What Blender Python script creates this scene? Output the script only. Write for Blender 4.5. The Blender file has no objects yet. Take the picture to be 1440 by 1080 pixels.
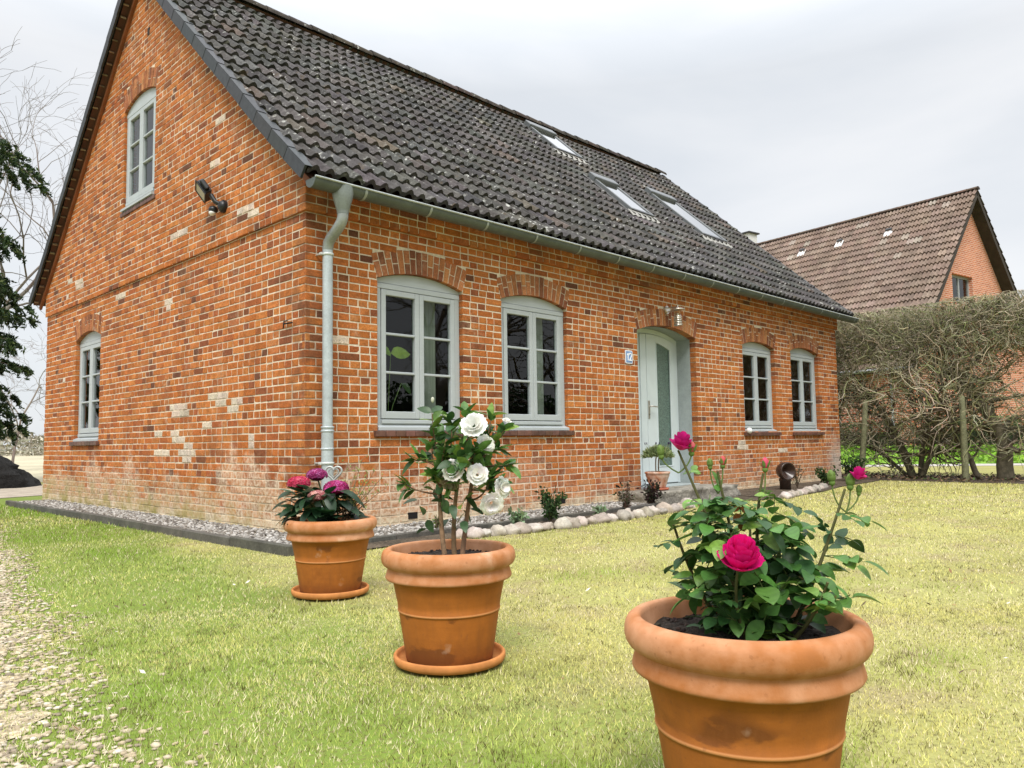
import bpy, bmesh, math, random
import numpy as np
from mathutils import Vector, Matrix, noise as mnoise
random.seed(7); rng = np.random.default_rng(7)
PI = math.pi
SC = bpy.context.scene; COL = SC.collection

# ------------------------------------------------------------------ camera
CAM = Vector((-3.7812, -6.4081, 0.8697)); YAW, PITCH, ROLL, FPX = 0.79395, 0.0743, -0.01519, 1095.06
_f = Vector((math.sin(YAW)*math.cos(PITCH), math.cos(YAW)*math.cos(PITCH), math.sin(PITCH)))
_r = Vector((math.cos(YAW), -math.sin(YAW), 0)); _u = _r.cross(_f)
_r, _u = math.cos(ROLL)*_r + math.sin(ROLL)*_u, -math.sin(ROLL)*_r + math.cos(ROLL)*_u
cam = bpy.data.cameras.new('camera'); camo = bpy.data.objects.new('camera', cam); COL.objects.link(camo)
mw = Matrix.Identity(4)
for i in range(3):
    mw[i][0] = _r[i]; mw[i][1] = _u[i]; mw[i][2] = -_f[i]; mw[i][3] = CAM[i]
camo.matrix_world = mw
cam.sensor_width = 36; cam.lens = FPX/1440*36; cam.clip_start = 0.05; cam.clip_end = 3000
SC.camera = camo

# ------------------------------------------------------------------ sky, sun, exposure
SUN_EL, SUN_ROT = math.radians(52), math.atan2(-0.75, -0.65)
w = bpy.data.worlds.new('World'); SC.world = w; w.use_nodes = True
nt = w.node_tree; N = nt.nodes; N.clear()
def nn(t, **k):
    n = N.new(t)
    for a, b in k.items(): setattr(n, a, b)
    return n
out = nn('ShaderNodeOutputWorld'); bg = nn('ShaderNodeBackground'); sky = nn('ShaderNodeTexSky')
sky.sky_type = 'NISHITA'; sky.sun_disc = False; sky.sun_elevation = SUN_EL; sky.sun_rotation = SUN_ROT
tc = nn('ShaderNodeTexCoord'); mp = nn('ShaderNodeMapping'); mp.inputs['Scale'].default_value = (1, 1, 3.2)
nz = nn('ShaderNodeTexNoise'); nz.inputs['Scale'].default_value = 2.1; nz.inputs['Detail'].default_value = 5; nz.inputs['Roughness'].default_value = .5
nz.inputs['Distortion'].default_value = .4
ramp = nn('ShaderNodeValToRGB'); e = ramp.color_ramp.elements
e[0].position = .36; e[0].color = (5.75, 6.0, 6.3, 1); e[1].position = .66; e[1].color = (6.95, 7.0, 7.1, 1)
sep = nn('ShaderNodeSeparateXYZ'); mr = nn('ShaderNodeMapRange'); mr.inputs['From Min'].default_value = .42; mr.inputs['From Max'].default_value = 1.0
mr.inputs['To Min'].default_value = 1.0; mr.inputs['To Max'].default_value = 3.6
mul = nn('ShaderNodeVectorMath', operation='SCALE'); mix = nn('ShaderNodeMixRGB'); mix.inputs['Fac'].default_value = .9
L = nt.links.new
L(tc.outputs['Generated'], mp.inputs['Vector']); L(mp.outputs[0], nz.inputs['Vector']); L(nz.outputs['Fac'], ramp.inputs['Fac'])
L(tc.outputs['Generated'], sep.inputs[0]); L(sep.outputs['Z'], mr.inputs['Value'])
L(ramp.outputs['Color'], mul.inputs[0]); L(mr.outputs[0], mul.inputs['Scale'])
L(sky.outputs[0], mix.inputs['Color1']); L(mul.outputs[0], mix.inputs['Color2'])
L(mix.outputs[0], bg.inputs['Color']); bg.inputs['Strength'].default_value = 0.1; L(bg.outputs[0], out.inputs[0])
sl = bpy.data.lights.new('sun', 'SUN'); sl.energy = 2.2; sl.angle = math.radians(25); sl.color = (1, .96, .9)
so = bpy.data.objects.new('sun', sl); COL.objects.link(so)
sd = Vector((math.sin(SUN_ROT)*math.cos(SUN_EL), math.cos(SUN_ROT)*math.cos(SUN_EL), math.sin(SUN_EL)))
so.rotation_euler = sd.to_track_quat('Z', 'Y').to_euler()
vs = SC.view_settings; vs.view_transform = 'Standard'; vs.look = 'None'; vs.gamma = 1; vs.exposure = 0.48
SC.cycles.max_bounces = 6; SC.cycles.transparent_max_bounces = 8

# ------------------------------------------------------------------ helpers
class MB:
    """collects faces with a colour each, builds ONE mesh object"""
    def __init__(s): s.v = []; s.f = []; s.c = []; s.s = []
    def add(s, vs, fs, col=(1, 1, 1), sm=False):
        o = len(s.v); s.v.extend(vs)
        for f in fs: s.f.append([i+o for i in f]); s.c.append(col); s.s.append(sm)
    def box(s, a, b, col=(1, 1, 1), P=None, bev=0.0):
        x0, y0, z0 = a; x1, y1, z1 = b
        if bev:
            g = bev; V = []
            for (x, y, z) in [(x0, y0, z0), (x1, y0, z0), (x1, y1, z0), (x0, y1, z0), (x0, y0, z1), (x1, y0, z1), (x1, y1, z1), (x0, y1, z1)]:
                ix = g if x == x0 else -g; iy = g if y == y0 else -g; iz = g if z == z0 else -g
                V += [(x, y+iy, z+iz), (x+ix, y, z+iz), (x+ix, y+iy, z)]
            F = []
            fc = [(0, 3, 7, 4, 0), (1, 2, 6, 5, 0), (0, 1, 5, 4, 1), (3, 2, 6, 7, 1), (0, 1, 2, 3, 2), (4, 5, 6, 7, 2)]
            for q in fc: F.append([i*3+q[4] for i in q[:4]])
            ed = [(0, 1, 1, 2), (3, 2, 1, 2), (4, 5, 1, 2), (7, 6, 1, 2), (0, 3, 0, 2), (1, 2, 0, 2), (4, 7, 0, 2), (5, 6, 0, 2), (0, 4, 0, 1), (1, 5, 0, 1), (2, 6, 0, 1), (3, 7, 0, 1)]
            for (i, j, m, n) in ed: F.append([i*3+m, j*3+m, j*3+n, i*3+n])
            for i in range(8): F.append([i*3, i*3+1, i*3+2])
        else:
            V = [(x0, y0, z0), (x1, y0, z0), (x1, y1, z0), (x0, y1, z0), (x0, y0, z1), (x1, y0, z1), (x1, y1, z1), (x0, y1, z1)]
            F = [(0, 3, 2, 1), (4, 5, 6, 7), (0, 1, 5, 4), (1, 2, 6, 5), (2, 3, 7, 6), (3, 0, 4, 7)]
        if P: V = [P(*q) for q in V]
        s.add(V, F, col)
    def prism(s, poly, ext, col=(1, 1, 1), P=None):
        """poly: list of (u,z); extruded in d from ext[0] to ext[1]"""
        n = len(poly); V = [(u, ext[0], z) for u, z in poly] + [(u, ext[1], z) for u, z in poly]
        if P: V = [P(*q) for q in V]
        s.add(V, [list(range(n)), list(range(2*n-1, n-1, -1))] + [(i, (i+1) % n, n+(i+1) % n, n+i) for i in range(n)], col)
    def tube(s, pts, rads, n=6, col=(1, 1, 1), cap=True, sm=True):
        pts = [Vector(p) for p in pts]
        if not hasattr(rads, '__len__'): rads = [rads]*len(pts)
        V = []; t = (pts[1]-pts[0]).normalized(); a = t.orthogonal().normalized()
        for i, p in enumerate(pts):
            if i == 0: t = pts[1]-pts[0]
            elif i == len(pts)-1: t = pts[-1]-pts[-2]
            else: t = pts[i+1]-pts[i-1]
            t.normalize(); a = (a - t*a.dot(t))
            a = a.normalized() if a.length > 1e-6 else t.orthogonal().normalized()
            b = t.cross(a)
            for k in range(n):
                q = 2*PI*k/n; V.append(p+(a*math.cos(q)+b*math.sin(q))*rads[i])
        F = []
        for i in range(len(pts)-1):
            for k in range(n):
                F.append((i*n+k, i*n+(k+1) % n, (i+1)*n+(k+1) % n, (i+1)*n+k))
        s.add(V, F, col, sm)
        if cap: s.add(V[:n], [list(range(n))[::-1]], col); s.add(V[-n:], [list(range(n))], col)
    def lathe(s, prof, n=48, col=(1, 1, 1), c=(0, 0, 0), wob=0.0, sm=True):
        V = []
        for (r, z) in prof:
            for k in range(n):
                q = 2*PI*k/n; rr = r*(1+wob*math.sin(3*q+1)+.6*wob*math.sin(5*q))
                V.append((c[0]+rr*math.cos(q), c[1]+rr*math.sin(q), c[2]+z))
        F = [(i*n+k, i*n+(k+1) % n, (i+1)*n+(k+1) % n, (i+1)*n+k) for i in range(len(prof)-1) for k in range(n)]
        s.add(V, F, col, sm)
    def leaf(s, p, d, up, L, W, col, fold=.25, droop=.25, seg=5, tipw=1.0):
        """leaf blade: base p, direction d, curved downward and folded along the midrib"""
        d = Vector(d).normalized(); up = Vector(up); up = up-d*up.dot(d)
        up = up.normalized() if up.length > 1e-4 else d.orthogonal().normalized()
        sd_ = d.cross(up); V = []; p = Vector(p)
        for i in range(seg+1):
            t = i/seg; wv = math.sin(PI*min(1, t**(.8*tipw))**1.0)**.75 if 0 < t < 1 else 0.0
            q = p+d*(L*t)-up*(droop*L*t*t)
            h = W*.5*wv
            V += [q+sd_*h+up*(fold*h), q, q-sd_*h+up*(fold*h)]
        o = len(s.v); s.v.extend(V); ca, cb = random.uniform(.94, 1.06), random.uniform(.86, .98)
        for i in range(seg):
            a = o+i*3; k = 1.07 if i % 2 else .94
            s.f += [[a, a+1, a+4, a+3], [a+1, a+2, a+5, a+4]]; s.c += [tuple(q*k*ca for q in col), tuple(q*k*cb for q in col)]; s.s += [True, True]
    def blob(s, c, r, col, seed=0, amp=.2, nu=10, nv=7, rot=0.0):
        V = []; c = Vector(c); cr, sr = math.cos(rot), math.sin(rot)
        for j in range(nv+1):
            th = PI*j/nv
            for i in range(nu):
                ph = 2*PI*i/nu
                d = Vector((math.sin(th)*math.cos(ph), math.sin(th)*math.sin(ph), math.cos(th)))
                k = 1+amp*mnoise.noise(d*1.6+Vector((seed*3.1, seed*1.7, 0)))+amp*.4*mnoise.noise(d*4+Vector((seed, 0, 5)))
                x, y, z = d.x*r[0]*k, d.y*r[1]*k, d.z*r[2]*k
                V.append(c+Vector((x*cr-y*sr, x*sr+y*cr, z)))
        F = [(j*nu+i, j*nu+(i+1) % nu, (j+1)*nu+(i+1) % nu, (j+1)*nu+i) for j in range(nv) for i in range(nu)]
        s.add(V, F, col, True)
    def build(s, name, mat, parent=None, loc=None):
        if not s.f: print('EMPTY', name, parent); return None
        me = bpy.data.meshes.new(name); me.from_pydata([tuple(q) for q in s.v], [], s.f)
        lt = np.array([len(f) for f in s.f]); cc = np.ones((len(s.f), 4), np.float32); cc[:, :3] = np.array(s.c, np.float32).reshape(-1, 3)
        at = me.color_attributes.new('col', 'FLOAT_COLOR', 'CORNER'); at.data.foreach_set('color', np.repeat(cc, lt, axis=0).ravel())
        me.polygons.foreach_set('use_smooth', np.array(s.s, bool)); me.update()
        return link(name, me, mat, parent, loc)
def link(name, me, mat, parent=None, loc=None):
    for m in (mat if isinstance(mat, (list, tuple)) else [mat]): me.materials.append(m)
    o = bpy.data.objects.new(name, me); COL.objects.link(o)
    if parent: o.parent = parent
    if loc: o.location = loc
    return o
def np_mesh(name, V, F, C, mat, smooth=False, parent=None):
    """V (n,3) F (m,k) C (m,3)"""
    me = bpy.data.meshes.new(name); m, k = F.shape
    me.vertices.add(len(V)); me.vertices.foreach_set('co', V.astype(np.float32).ravel())
    me.loops.add(m*k); me.loops.foreach_set('vertex_index', F.astype(np.int32).ravel())
    me.polygons.add(m); me.polygons.foreach_set('loop_start', np.arange(0, m*k, k, dtype=np.int32))
    cc = np.ones((m, 4), np.float32); cc[:, :3] = C
    at = me.color_attributes.new('col', 'FLOAT_COLOR', 'CORNER'); at.data.foreach_set('color', np.repeat(cc, k, axis=0).ravel())
    me.polygons.foreach_set('use_smooth', np.full(m, smooth)); me.update(calc_edges=True)
    return link(name, me, mat, parent)
def tag(o, label=None, cat=None, group=None, kind=None):
    if label: o['label'] = label
    if cat: o['category'] = cat
    if group: o['group'] = group
    if kind: o['kind'] = kind
    return o
def thing(name, label, cat, loc=(0, 0, 0), rz=0, group=None):
    o = bpy.data.objects.new(name, None); COL.objects.link(o); o.location = loc; o.rotation_euler = (0, 0, rz)
    o.empty_display_size = .1
    return tag(o, label, cat, group)
def jit(c, a=.1): 
    k = 1+random.uniform(-a, a); return tuple(max(0, x*k*(1+random.uniform(-a, a)*.35)) for x in c)
def lerp(a, b, t): return tuple(x+(y-x)*t for x, y in zip(a, b))
def pick(pal):
    r = random.random()*sum(w_ for _, w_ in pal)
    for c, w_ in pal:
        r -= w_
        if r <= 0: return c
    return pal[-1][0]

# ------------------------------------------------------------------ materials
def mat(name, col=None, rough=.8, noise=(), bump=None, metal=0, spec=.3, trans=0, extra=None, coat=0):
    m = bpy.data.materials.new(name); m.use_nodes = True; t = m.node_tree; n = t.nodes; n.clear(); K = t.links.new
    o = n.new('ShaderNodeOutputMaterial'); b = n.new('ShaderNodeBsdfPrincipled')
    b.inputs['Roughness'].default_value = rough; b.inputs['Metallic'].default_value = metal; b.inputs['Specular IOR Level'].default_value = spec
    if coat: b.inputs['Coat Weight'].default_value = coat; b.inputs['Coat Roughness'].default_value = .25
    at = n.new('ShaderNodeAttribute'); at.attribute_name = 'col'
    tcn = n.new('ShaderNodeTexCoord'); src = at.outputs['Color']
    if col:
        mx = n.new('ShaderNodeMixRGB'); mx.blend_type = 'MULTIPLY'; mx.inputs['Fac'].default_value = 1
        mx.inputs['Color2'].default_value = (*col, 1); K(src, mx.inputs['Color1']); src = mx.outputs[0]
    for (sc, lo, hi) in noise:
        z = n.new('ShaderNodeTexNoise'); z.inputs['Scale'].default_value = sc if not isinstance(sc, tuple) else 1; z.inputs['Detail'].default_value = 5
        if isinstance(sc, tuple):
            mpn = n.new('ShaderNodeMapping'); mpn.inputs['Scale'].default_value = sc; K(tcn.outputs['Object'], mpn.inputs[0]); K(mpn.outputs[0], z.inputs['Vector'])
        else: K(tcn.outputs['Object'], z.inputs['Vector'])
        r = n.new('ShaderNodeMapRange'); r.inputs['From Min'].default_value = .3; r.inputs['From Max'].default_value = .7
        r.inputs['To Min'].default_value = lo; r.inputs['To Max'].default_value = hi; K(z.outputs['Fac'], r.inputs[0])
        v = n.new('ShaderNodeVectorMath'); v.operation = 'SCALE'; K(src, v.inputs[0]); K(r.outputs[0], v.inputs['Scale']); src = v.outputs[0]
    if extra: src = extra(t, src, tcn, b)
    K(src, b.inputs['Base Color'])
    if bump:
        z = n.new('ShaderNodeTexNoise'); z.inputs['Scale'].default_value = bump[0]; z.inputs['Detail'].default_value = 6; K(tcn.outputs['Object'], z.inputs['Vector'])
        bp = n.new('ShaderNodeBump'); bp.inputs['Strength'].default_value = bump[1]; bp.inputs['Distance'].default_value = bump[2]
        K(z.outputs['Fac'], bp.inputs['Height']); K(bp.outputs[0], b.inputs['Normal'])
    sh = b.outputs[0]
    if trans:
        tr = n.new('ShaderNodeBsdfTranslucent'); ms = n.new('ShaderNodeMixShader'); ms.inputs[0].default_value = trans
        K(src, tr.inputs['Color']); K(sh, ms.inputs[1]); K(tr.outputs[0], ms.inputs[2]); sh = ms.outputs[0]
    K(sh, o.inputs['Surface'])
    return m
def nz_mask(t, tcn, scale, lo, hi, detail=5, vec=None):
    z = t.nodes.new('ShaderNodeTexNoise'); z.inputs['Scale'].default_value = scale; z.inputs['Detail'].default_value = detail
    if vec is not None:
        mpn = t.nodes.new('ShaderNodeMapping'); mpn.inputs['Scale'].default_value = vec; t.links.new(tcn.outputs['Object'], mpn.inputs[0]); t.links.new(mpn.outputs[0], z.inputs['Vector'])
    else: t.links.new(tcn.outputs['Object'], z.inputs['Vector'])
    r = t.nodes.new('ShaderNodeMapRange'); r.inputs['From Min'].default_value = lo; r.inputs['From Max'].default_value = hi
    t.links.new(z.outputs['Fac'], r.inputs[0]); return r.outputs[0]
def nmix(t, src, fac, col, mode='MIX'):
    m = t.nodes.new('ShaderNodeMixRGB'); m.blend_type = mode; t.links.new(fac, m.inputs['Fac']); t.links.new(src, m.inputs['Color1']); m.inputs['Color2'].default_value = (*col, 1)
    return m.outputs[0]
def nmath(t, op, a, b):
    m = t.nodes.new('ShaderNodeMath'); m.operation = op
    for i, x in enumerate((a, b)):
        if x is None: continue
        if isinstance(x, (int, float)): m.inputs[i].default_value = x
        else: t.links.new(x, m.inputs[i])
    return m.outputs[0]
def nrange(t, v, a, b, c=0, d=1):
    r = t.nodes.new('ShaderNodeMapRange'); t.links.new(v, r.inputs[0])
    for k_, x in zip(('From Min', 'From Max', 'To Min', 'To Max'), (a, b, c, d)): r.inputs[k_].default_value = x
    return r.outputs[0]
def wall_stain(t, src, tcn, b):
    """lime wash and algae low on the brickwork, old patches of mortar smear higher up"""
    s = t.nodes.new('ShaderNodeSeparateXYZ'); t.links.new(tcn.outputs['Object'], s.inputs[0])
    big = nz_mask(t, tcn, 1.1, .3, .7); mid = nz_mask(t, tcn, 4.5, .36, .64); fine = nz_mask(t, tcn, 26, .40, .62)
    smear = nz_mask(t, tcn, 2.6, .55, .70); src = nmix(t, src, nmath(t, 'MULTIPLY', smear, nmath(t, 'MULTIPLY', fine, .28)), (.58, .42, .28))
    soot = nz_mask(t, tcn, 1.7, .56, .72); src = nmix(t, src, nmath(t, 'MULTIPLY', soot, .38), (.14, .065, .035))
    edge = nmath(t, 'MULTIPLY', nmath(t, 'MULTIPLY', nrange(t, s.outputs['X'], .42, .1), nrange(t, s.outputs['Y'], .5, .1)), nz_mask(t, tcn, 5, .42, .62)); src = nmix(t, src, nmath(t, 'MULTIPLY', edge, .55), (.12, .055, .03))
    streak = nz_mask(t, tcn, 1, .60, .74, 5, (7, 7, .55)); src = nmix(t, src, nmath(t, 'MULTIPLY', streak, .28), (.16, .08, .05))
    nearx = nrange(t, s.outputs['X'], 1.8, 3.2, 1, .30)
    h = nmath(t, 'ADD', nrange(t, s.outputs['Z'], .10, .95, 1.1, 0), nmath(t, 'MULTIPLY', nmath(t, 'SUBTRACT', nmath(t, 'ADD', nmath(t, 'MULTIPLY', big, .6), nmath(t, 'MULTIPLY', mid, .4)), .5), 1.2))
    h = nmath(t, 'MULTIPLY', nrange(t, h, .40, .80), nearx)
    src = nmix(t, src, nmath(t, 'MULTIPLY', h, nmath(t, 'ADD', nmath(t, 'MULTIPLY', fine, .62), .20)), (.66, .53, .40))
    base = nmath(t, 'MULTIPLY', nrange(t, nmath(t, 'ADD', s.outputs['Z'], nmath(t, 'MULTIPLY', mid, .10)), .24, .14), nmath(t, 'ADD', nmath(t, 'MULTIPLY', fine, .35), .45)); src = nmix(t, src, base, (.64, .56, .40))
    far = nmath(t, 'MULTIPLY', nrange(t, s.outputs['X'], 11.5, 12.0), nrange(t, nmath(t, 'ADD', s.outputs['Z'], nmath(t, 'MULTIPLY', big, .5)), 1.25, .9))
    src = nmix(t, src, nmath(t, 'MULTIPLY', far, .75), (.48, .43, .38))
    g = nmath(t, 'MULTIPLY', nmath(t, 'MULTIPLY', nrange(t, s.outputs['Z'], .10, .55, .95, 0), nrange(t, s.outputs['X'], .3, 1.2, 1, .25)), nrange(t, s.outputs['Y'], 0, 3.5, .3, 1))
    src = nmix(t, src, nmath(t, 'MULTIPLY', g, nmath(t, 'ADD', mid, .05)), (.30, .26, .09))
    return src
BRICKM = mat('brick', None, .85, [(14, .8, 1.2), (55, .72, 1.25), (150, .85, 1.12)], (90, .7, .006), spec=.2, extra=wall_stain)
MORTARM = mat('mortar', (.68, .585, .46), .95, [(30, .8, 1.12), (2.2, .88, 1.08)], (160, .6, .004), spec=.1, extra=wall_stain)
def lichen(t, src, tcn, b):
    m1 = nz_mask(t, tcn, 17, .59, .68, 8); m2 = nz_mask(t, tcn, 2.3, .45, .65)
    src = nmix(t, src, nmath(t, 'MULTIPLY', m1, nmath(t, 'ADD', nmath(t, 'MULTIPLY', m2, .7), .15)), (.46, .46, .42))
    m3 = nz_mask(t, tcn, 7, .62, .72); src = nmix(t, src, nmath(t, 'MULTIPLY', m3, .55), (.085, .062, .035))
    return src
ROOFM = mat('roof_tile', None, .92, [(12, .7, 1.3), (60, .8, 1.2), (.9, .85, 1.15)], (90, .6, .006), spec=.18, extra=lichen)
ROOF2M = mat('brown_roof_tile', None, .85, [(9, .75, 1.25), (1.2, .85, 1.12)], (60, .5, .006), spec=.25)
SLATEM = mat('slate_verge', (.028, .031, .034), .55, [(20, .75, 1.3)], (80, .2, .003), spec=.4)
ZINC = mat('zinc', None, .42, [(7, .82, 1.14), (60, .9, 1.08)], (50, .06, .002), metal=.2, spec=.45)
PAINT = mat('grey_paint', (.40, .435, .448), .45, [(4, .95, 1.04), ((3, 3, 40), .975, 1.02)], (70, .04, .002), spec=.4)
DOORP = mat('door_paint', (.56, .63, .65), .4, [(5, .96, 1.03)], (70, .03, .002), spec=.4)
PLASTER = mat('grey_plaster', (.30, .34, .34), .9, [(6, .88, 1.1), (50, .93, 1.06)], (110, .3, .003))
SILLM = mat('sill_tile', None, .45, [(14, .75, 1.25)], (60, .15, .003), spec=.4)
WOODM = mat('brown_wood', None, .7, [((4, 4, 4), .75, 1.2)], (60, .2, .003))
DARKM = mat('painted_dark_interior', (.035, .033, .03), .9)  # near-black: the dimness of the rooms is put into the colour
PLASTIC = mat('plastic', None, .4, [(20, .9, 1.1)], spec=.45)
STEEL = mat('steel', None, .3, [(20, .9, 1.1)], metal=.9)
ENAMEL = mat('enamel', None, .25, [(30, .95, 1.04)], spec=.5)
CURTM = mat('curtain_cloth', (.38, .42, .36), .9, [((30, 30, 1), .8, 1.15)], trans=.2)
CONC = mat('concrete', (.10, .095, .08), .95, [(5, .65, 1.3), (45, .8, 1.2)], (90, .6, .006))
STONEM = mat('stone', None, .85, [(14, .8, 1.18), (60, .88, 1.1)], (60, .5, .006))
ROUGHST = mat('rough_stone', (.27, .25, .21), .9, [(5, .55, 1.35), (30, .75, 1.25)], (25, .9, .02))
SOILM = mat('soil', (.022, .016, .012), .95, [(30, .5, 1.8), (120, .6, 1.5)], (60, 1, .02))
BEDM = mat('bed_soil', (.085, .065, .045), .95, [(4, .6, 1.5), (40, .6, 1.5)], (45, 1, .03))
LITTERM = mat('leaf_litter', None, .9, [(8, .6, 1.4)])
BARK = mat('bark', None, .9, [(14, .7, 1.3), (50, .8, 1.2)], (40, .8, .01))
TWIGM = mat('twig_bark', None, .85)
LEAFM = mat('leaf', None, .42, [(25, .85, 1.15)], spec=.42, trans=.22)
LEAFMATT = mat('matt_leaf', None, .7, [(25, .8, 1.2)], spec=.25, trans=.25)
NEEDLEM = mat('needle', None, .6, spec=.3, trans=.15)
PETALM = mat('petal', None, .6, spec=.2, trans=.3)
GRASSM = mat('grass_blade', None, .6, spec=.2, trans=.3)
def glass(name, tint=(1, 1, 1), facing=.85, base=.06, rough=0.0):
    m = bpy.data.materials.new(name); m.use_nodes = True; t = m.node_tree; n = t.nodes; n.clear(); K = t.links.new
    o = n.new('ShaderNodeOutputMaterial'); tr = n.new('ShaderNodeBsdfTransparent'); gl = n.new('ShaderNodeBsdfGlossy'); ms = n.new('ShaderNodeMixShader')
    tr.inputs[0].default_value = (*tint, 1); gl.inputs['Roughness'].default_value = rough; lw = n.new('ShaderNodeLayerWeight')
    p = nmath(t, 'ADD', nmath(t, 'MULTIPLY', nmath(t, 'POWER', lw.outputs['Facing'], 4.0), facing), base)
    K(p, ms.inputs[0]); K(tr.outputs[0], ms.inputs[1]); K(gl.outputs[0], ms.inputs[2]); K(ms.outputs[0], o.inputs[0])
    return m
GLASS = glass('window_glass', (.75, .8, .78), .85, .045); SKYGLASS = glass('skylight_glass', (.5, .55, .55), .2, .8)
LAMPGLASS = glass('lamp_glass', (.95, .93, .85), .6, .12)
FROST = mat('frosted_glass', (.10, .15, .13), .35, [(55, .6, 1.5), (160, .7, 1.35)], (75, .6, .004), spec=.5)

# ------------------------------------------------------------------ brick walls
COURSE = 3.07/40
PAL = [((.40, .126, .032), 52), ((.455, .160, .044), 25), ((.33, .098, .031), 17), ((.22, .072, .030), 9), ((.14, .055, .03), 2)]
ARCHPAL = [((.34, .13, .055), 50), ((.42, .18, .075), 25), ((.22, .08, .04), 25)]
def FR(u, d, z): return (u, d, z)           # front wall, d inward
def GA(u, d, z): return (d, u, z)           # gable wall x = 0, d inward
def brick(mb, P, u0, u1, z0, z1, d0, d1, col):
    g = .0045; r = lambda: random.uniform(-.003, .003)
    fr = [(u0+g+r(), d0, z0+g+r()), (u1-g+r(), d0+r(), z0+g+r()), (u1-g+r(), d0+r(), z1-g+r()), (u0+g+r(), d0, z1-g+r())]
    md = [(u0, d0+g, z0), (u1, d0+g, z0), (u1, d0+g, z1), (u0, d0+g, z1)]
    bk = [(u0, d1, z0), (u1, d1, z0), (u1, d1, z1), (u0, d1, z1)]
    F = [(0, 1, 2, 3)]
    for k in range(4):
        F += [(k, (k+1) % 4, 4+(k+1) % 4, 4+k), (4+k, 4+(k+1) % 4, 8+(k+1) % 4, 8+k)]
    mb.add([P(*q) for q in fr+md+bk], F, col)
class Opening:
    def __init__(s, u0, u1, z0, zs, rise, ring=.25, depth=.12):
        s.u0, s.u1, s.z0, s.zs, s.rise, s.ring, s.depth = u0, u1, z0, zs, rise, ring, depth
        hw = (u1-u0)/2; s.hw = hw; s.c = (u0+u1)/2; s.R = (hw*hw+rise*rise)/(2*rise); s.zc = zs+rise-s.R; s.th = math.asin(hw/s.R)*1.0
        s.tho = s.th*.98; s.Ro = s.R+ring
        s.zo = s.zc+s.Ro*math.cos(s.tho)
    def arch(s, u): return s.zc+math.sqrt(max(0, s.R**2-(u-s.c)**2))
    def block(s, za, zb):
        """interval taken out of a course: the hole itself (True) or the arch ring (False)"""
        zm = (za+zb)/2
        if zm > s.z0 and zm < s.zs-.01: return (s.u0, s.u1, True)
        if zm >= s.zs-.01 and zm < s.zc+s.Ro:
            if zm < s.zo:
                t = (zm-s.zs)/max(.01, s.zo-s.zs); hw = s.hw+t*(s.Ro*math.sin(s.tho)-s.hw)
            else: hw = math.sqrt(max(0, s.Ro**2-(zm-s.zc)**2))
            return (s.c-hw-.006, s.c+hw+.006, False)
        return None
    def outline(s, n=12):
        g = .006; pts = [(s.u0-g, s.z0-g), (s.u1+g, s.z0-g)]
        for i in range(n+1):
            u = s.u1+(s.u0-s.u1)*i/n; pts.append((u+(g if i == 0 else -g if i == n else 0), s.arch(u)+g))
        return pts
    def ring_bricks(s, mb, P, off=0):
        n = max(8, int(round(2*s.th*(s.R+.1)/.078)))
        for i in range(n):
            a0 = -s.th+2*s.th*i/n+.005/s.R; a1 = -s.th+2*s.th*(i+1)/n-.007/s.R
            Ri = s.R; Ro = s.Ro+random.uniform(-.008, .004)
            cuts = [(Ri, Ro)] if random.random() < .3 else ([(Ri, Ri+.105), (Ri+.117, Ro)] if i % 2 else [(Ri, Ri+.16), (Ri+.172, Ro)])
            for (ra, rb) in cuts:
                pp = [(s.c+ra*math.sin(a0), s.zc+ra*math.cos(a0)), (s.c+ra*math.sin(a1), s.zc+ra*math.cos(a1)), (s.c+rb*math.sin(a1), s.zc+rb*math.cos(a1)), (s.c+rb*math.sin(a0), s.zc+rb*math.cos(a0))]
                d = off-.002+random.uniform(-.002, .003)
                mb.prism(pp, (d, s.depth), jit(pick(ARCHPAL), .14), P)
def seq(lead, total, typ, start=None):
    """brick lengths along one free run"""
    j = .0104; res = []; u = lead; k = 0
    while u < total-.01:
        p = .46 if typ == 0 else .08
        ln = .232 if random.random() < p else .112
        if start and k == 0: ln = start
        ln += random.uniform(-.008, .008); k += 1
        if total-(u+ln) < .055: ln = total-u
        res.append((u, min(u+ln, total))); u += ln+j
    return res
def wall(P, U0, U1, ops, nz0, nz1, limit=None, offs=lambda z: 0, patches=(), cornerstart=True, mb=None):
    mb = mb or MB()
    for i in range(nz0, nz1):
        za = i*COURSE; zb = za+COURSE-.0108; off = offs(za+.02)
        
        a, b = U0, U1
        if limit:
            lo, hi = limit(zb)
            a, b = max(a, lo), min(b, hi)
            if b-a < .1: continue
        segs = []; u = a; e0 = False
        for (x0, x1, hole) in sorted(q for q in (o.block(za, zb) for o in ops) if q):
            if x0 > u: segs.append((u, x0, e0, hole))
            u = x1; e0 = hole
        segs.append((u, b, e0, False))
        for (s0, s1, hl, hr) in segs:
            st = None
            if abs(s0-U0) < 1e-6: st = .112 if (i % 2) else .232
            row = seq(s0, s1, i % 2, st)
            for n_, (b0, b1) in enumerate(row):
                col = jit(pick(PAL), .10); d = off+random.uniform(-.003, .0015)
                for (pu, pz, pr) in patches:
                    if b0-.03 < pu < b1+.03+pr and abs(pz-(za+zb)/2) < .045: col = jit((.56, .47, .38), .08); d -= .002
                deep = .05
                if (n_ == 0 and hl) or (n_ == len(row)-1 and hr): deep = .135
                jz = random.uniform(-.0022, .0022); brick(mb, P, b0, b1, za+jz, zb+jz*.6, d, deep, col)
    for o in ops: o.ring_bricks(mb, P, offs(o.zs))
    return mb
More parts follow.
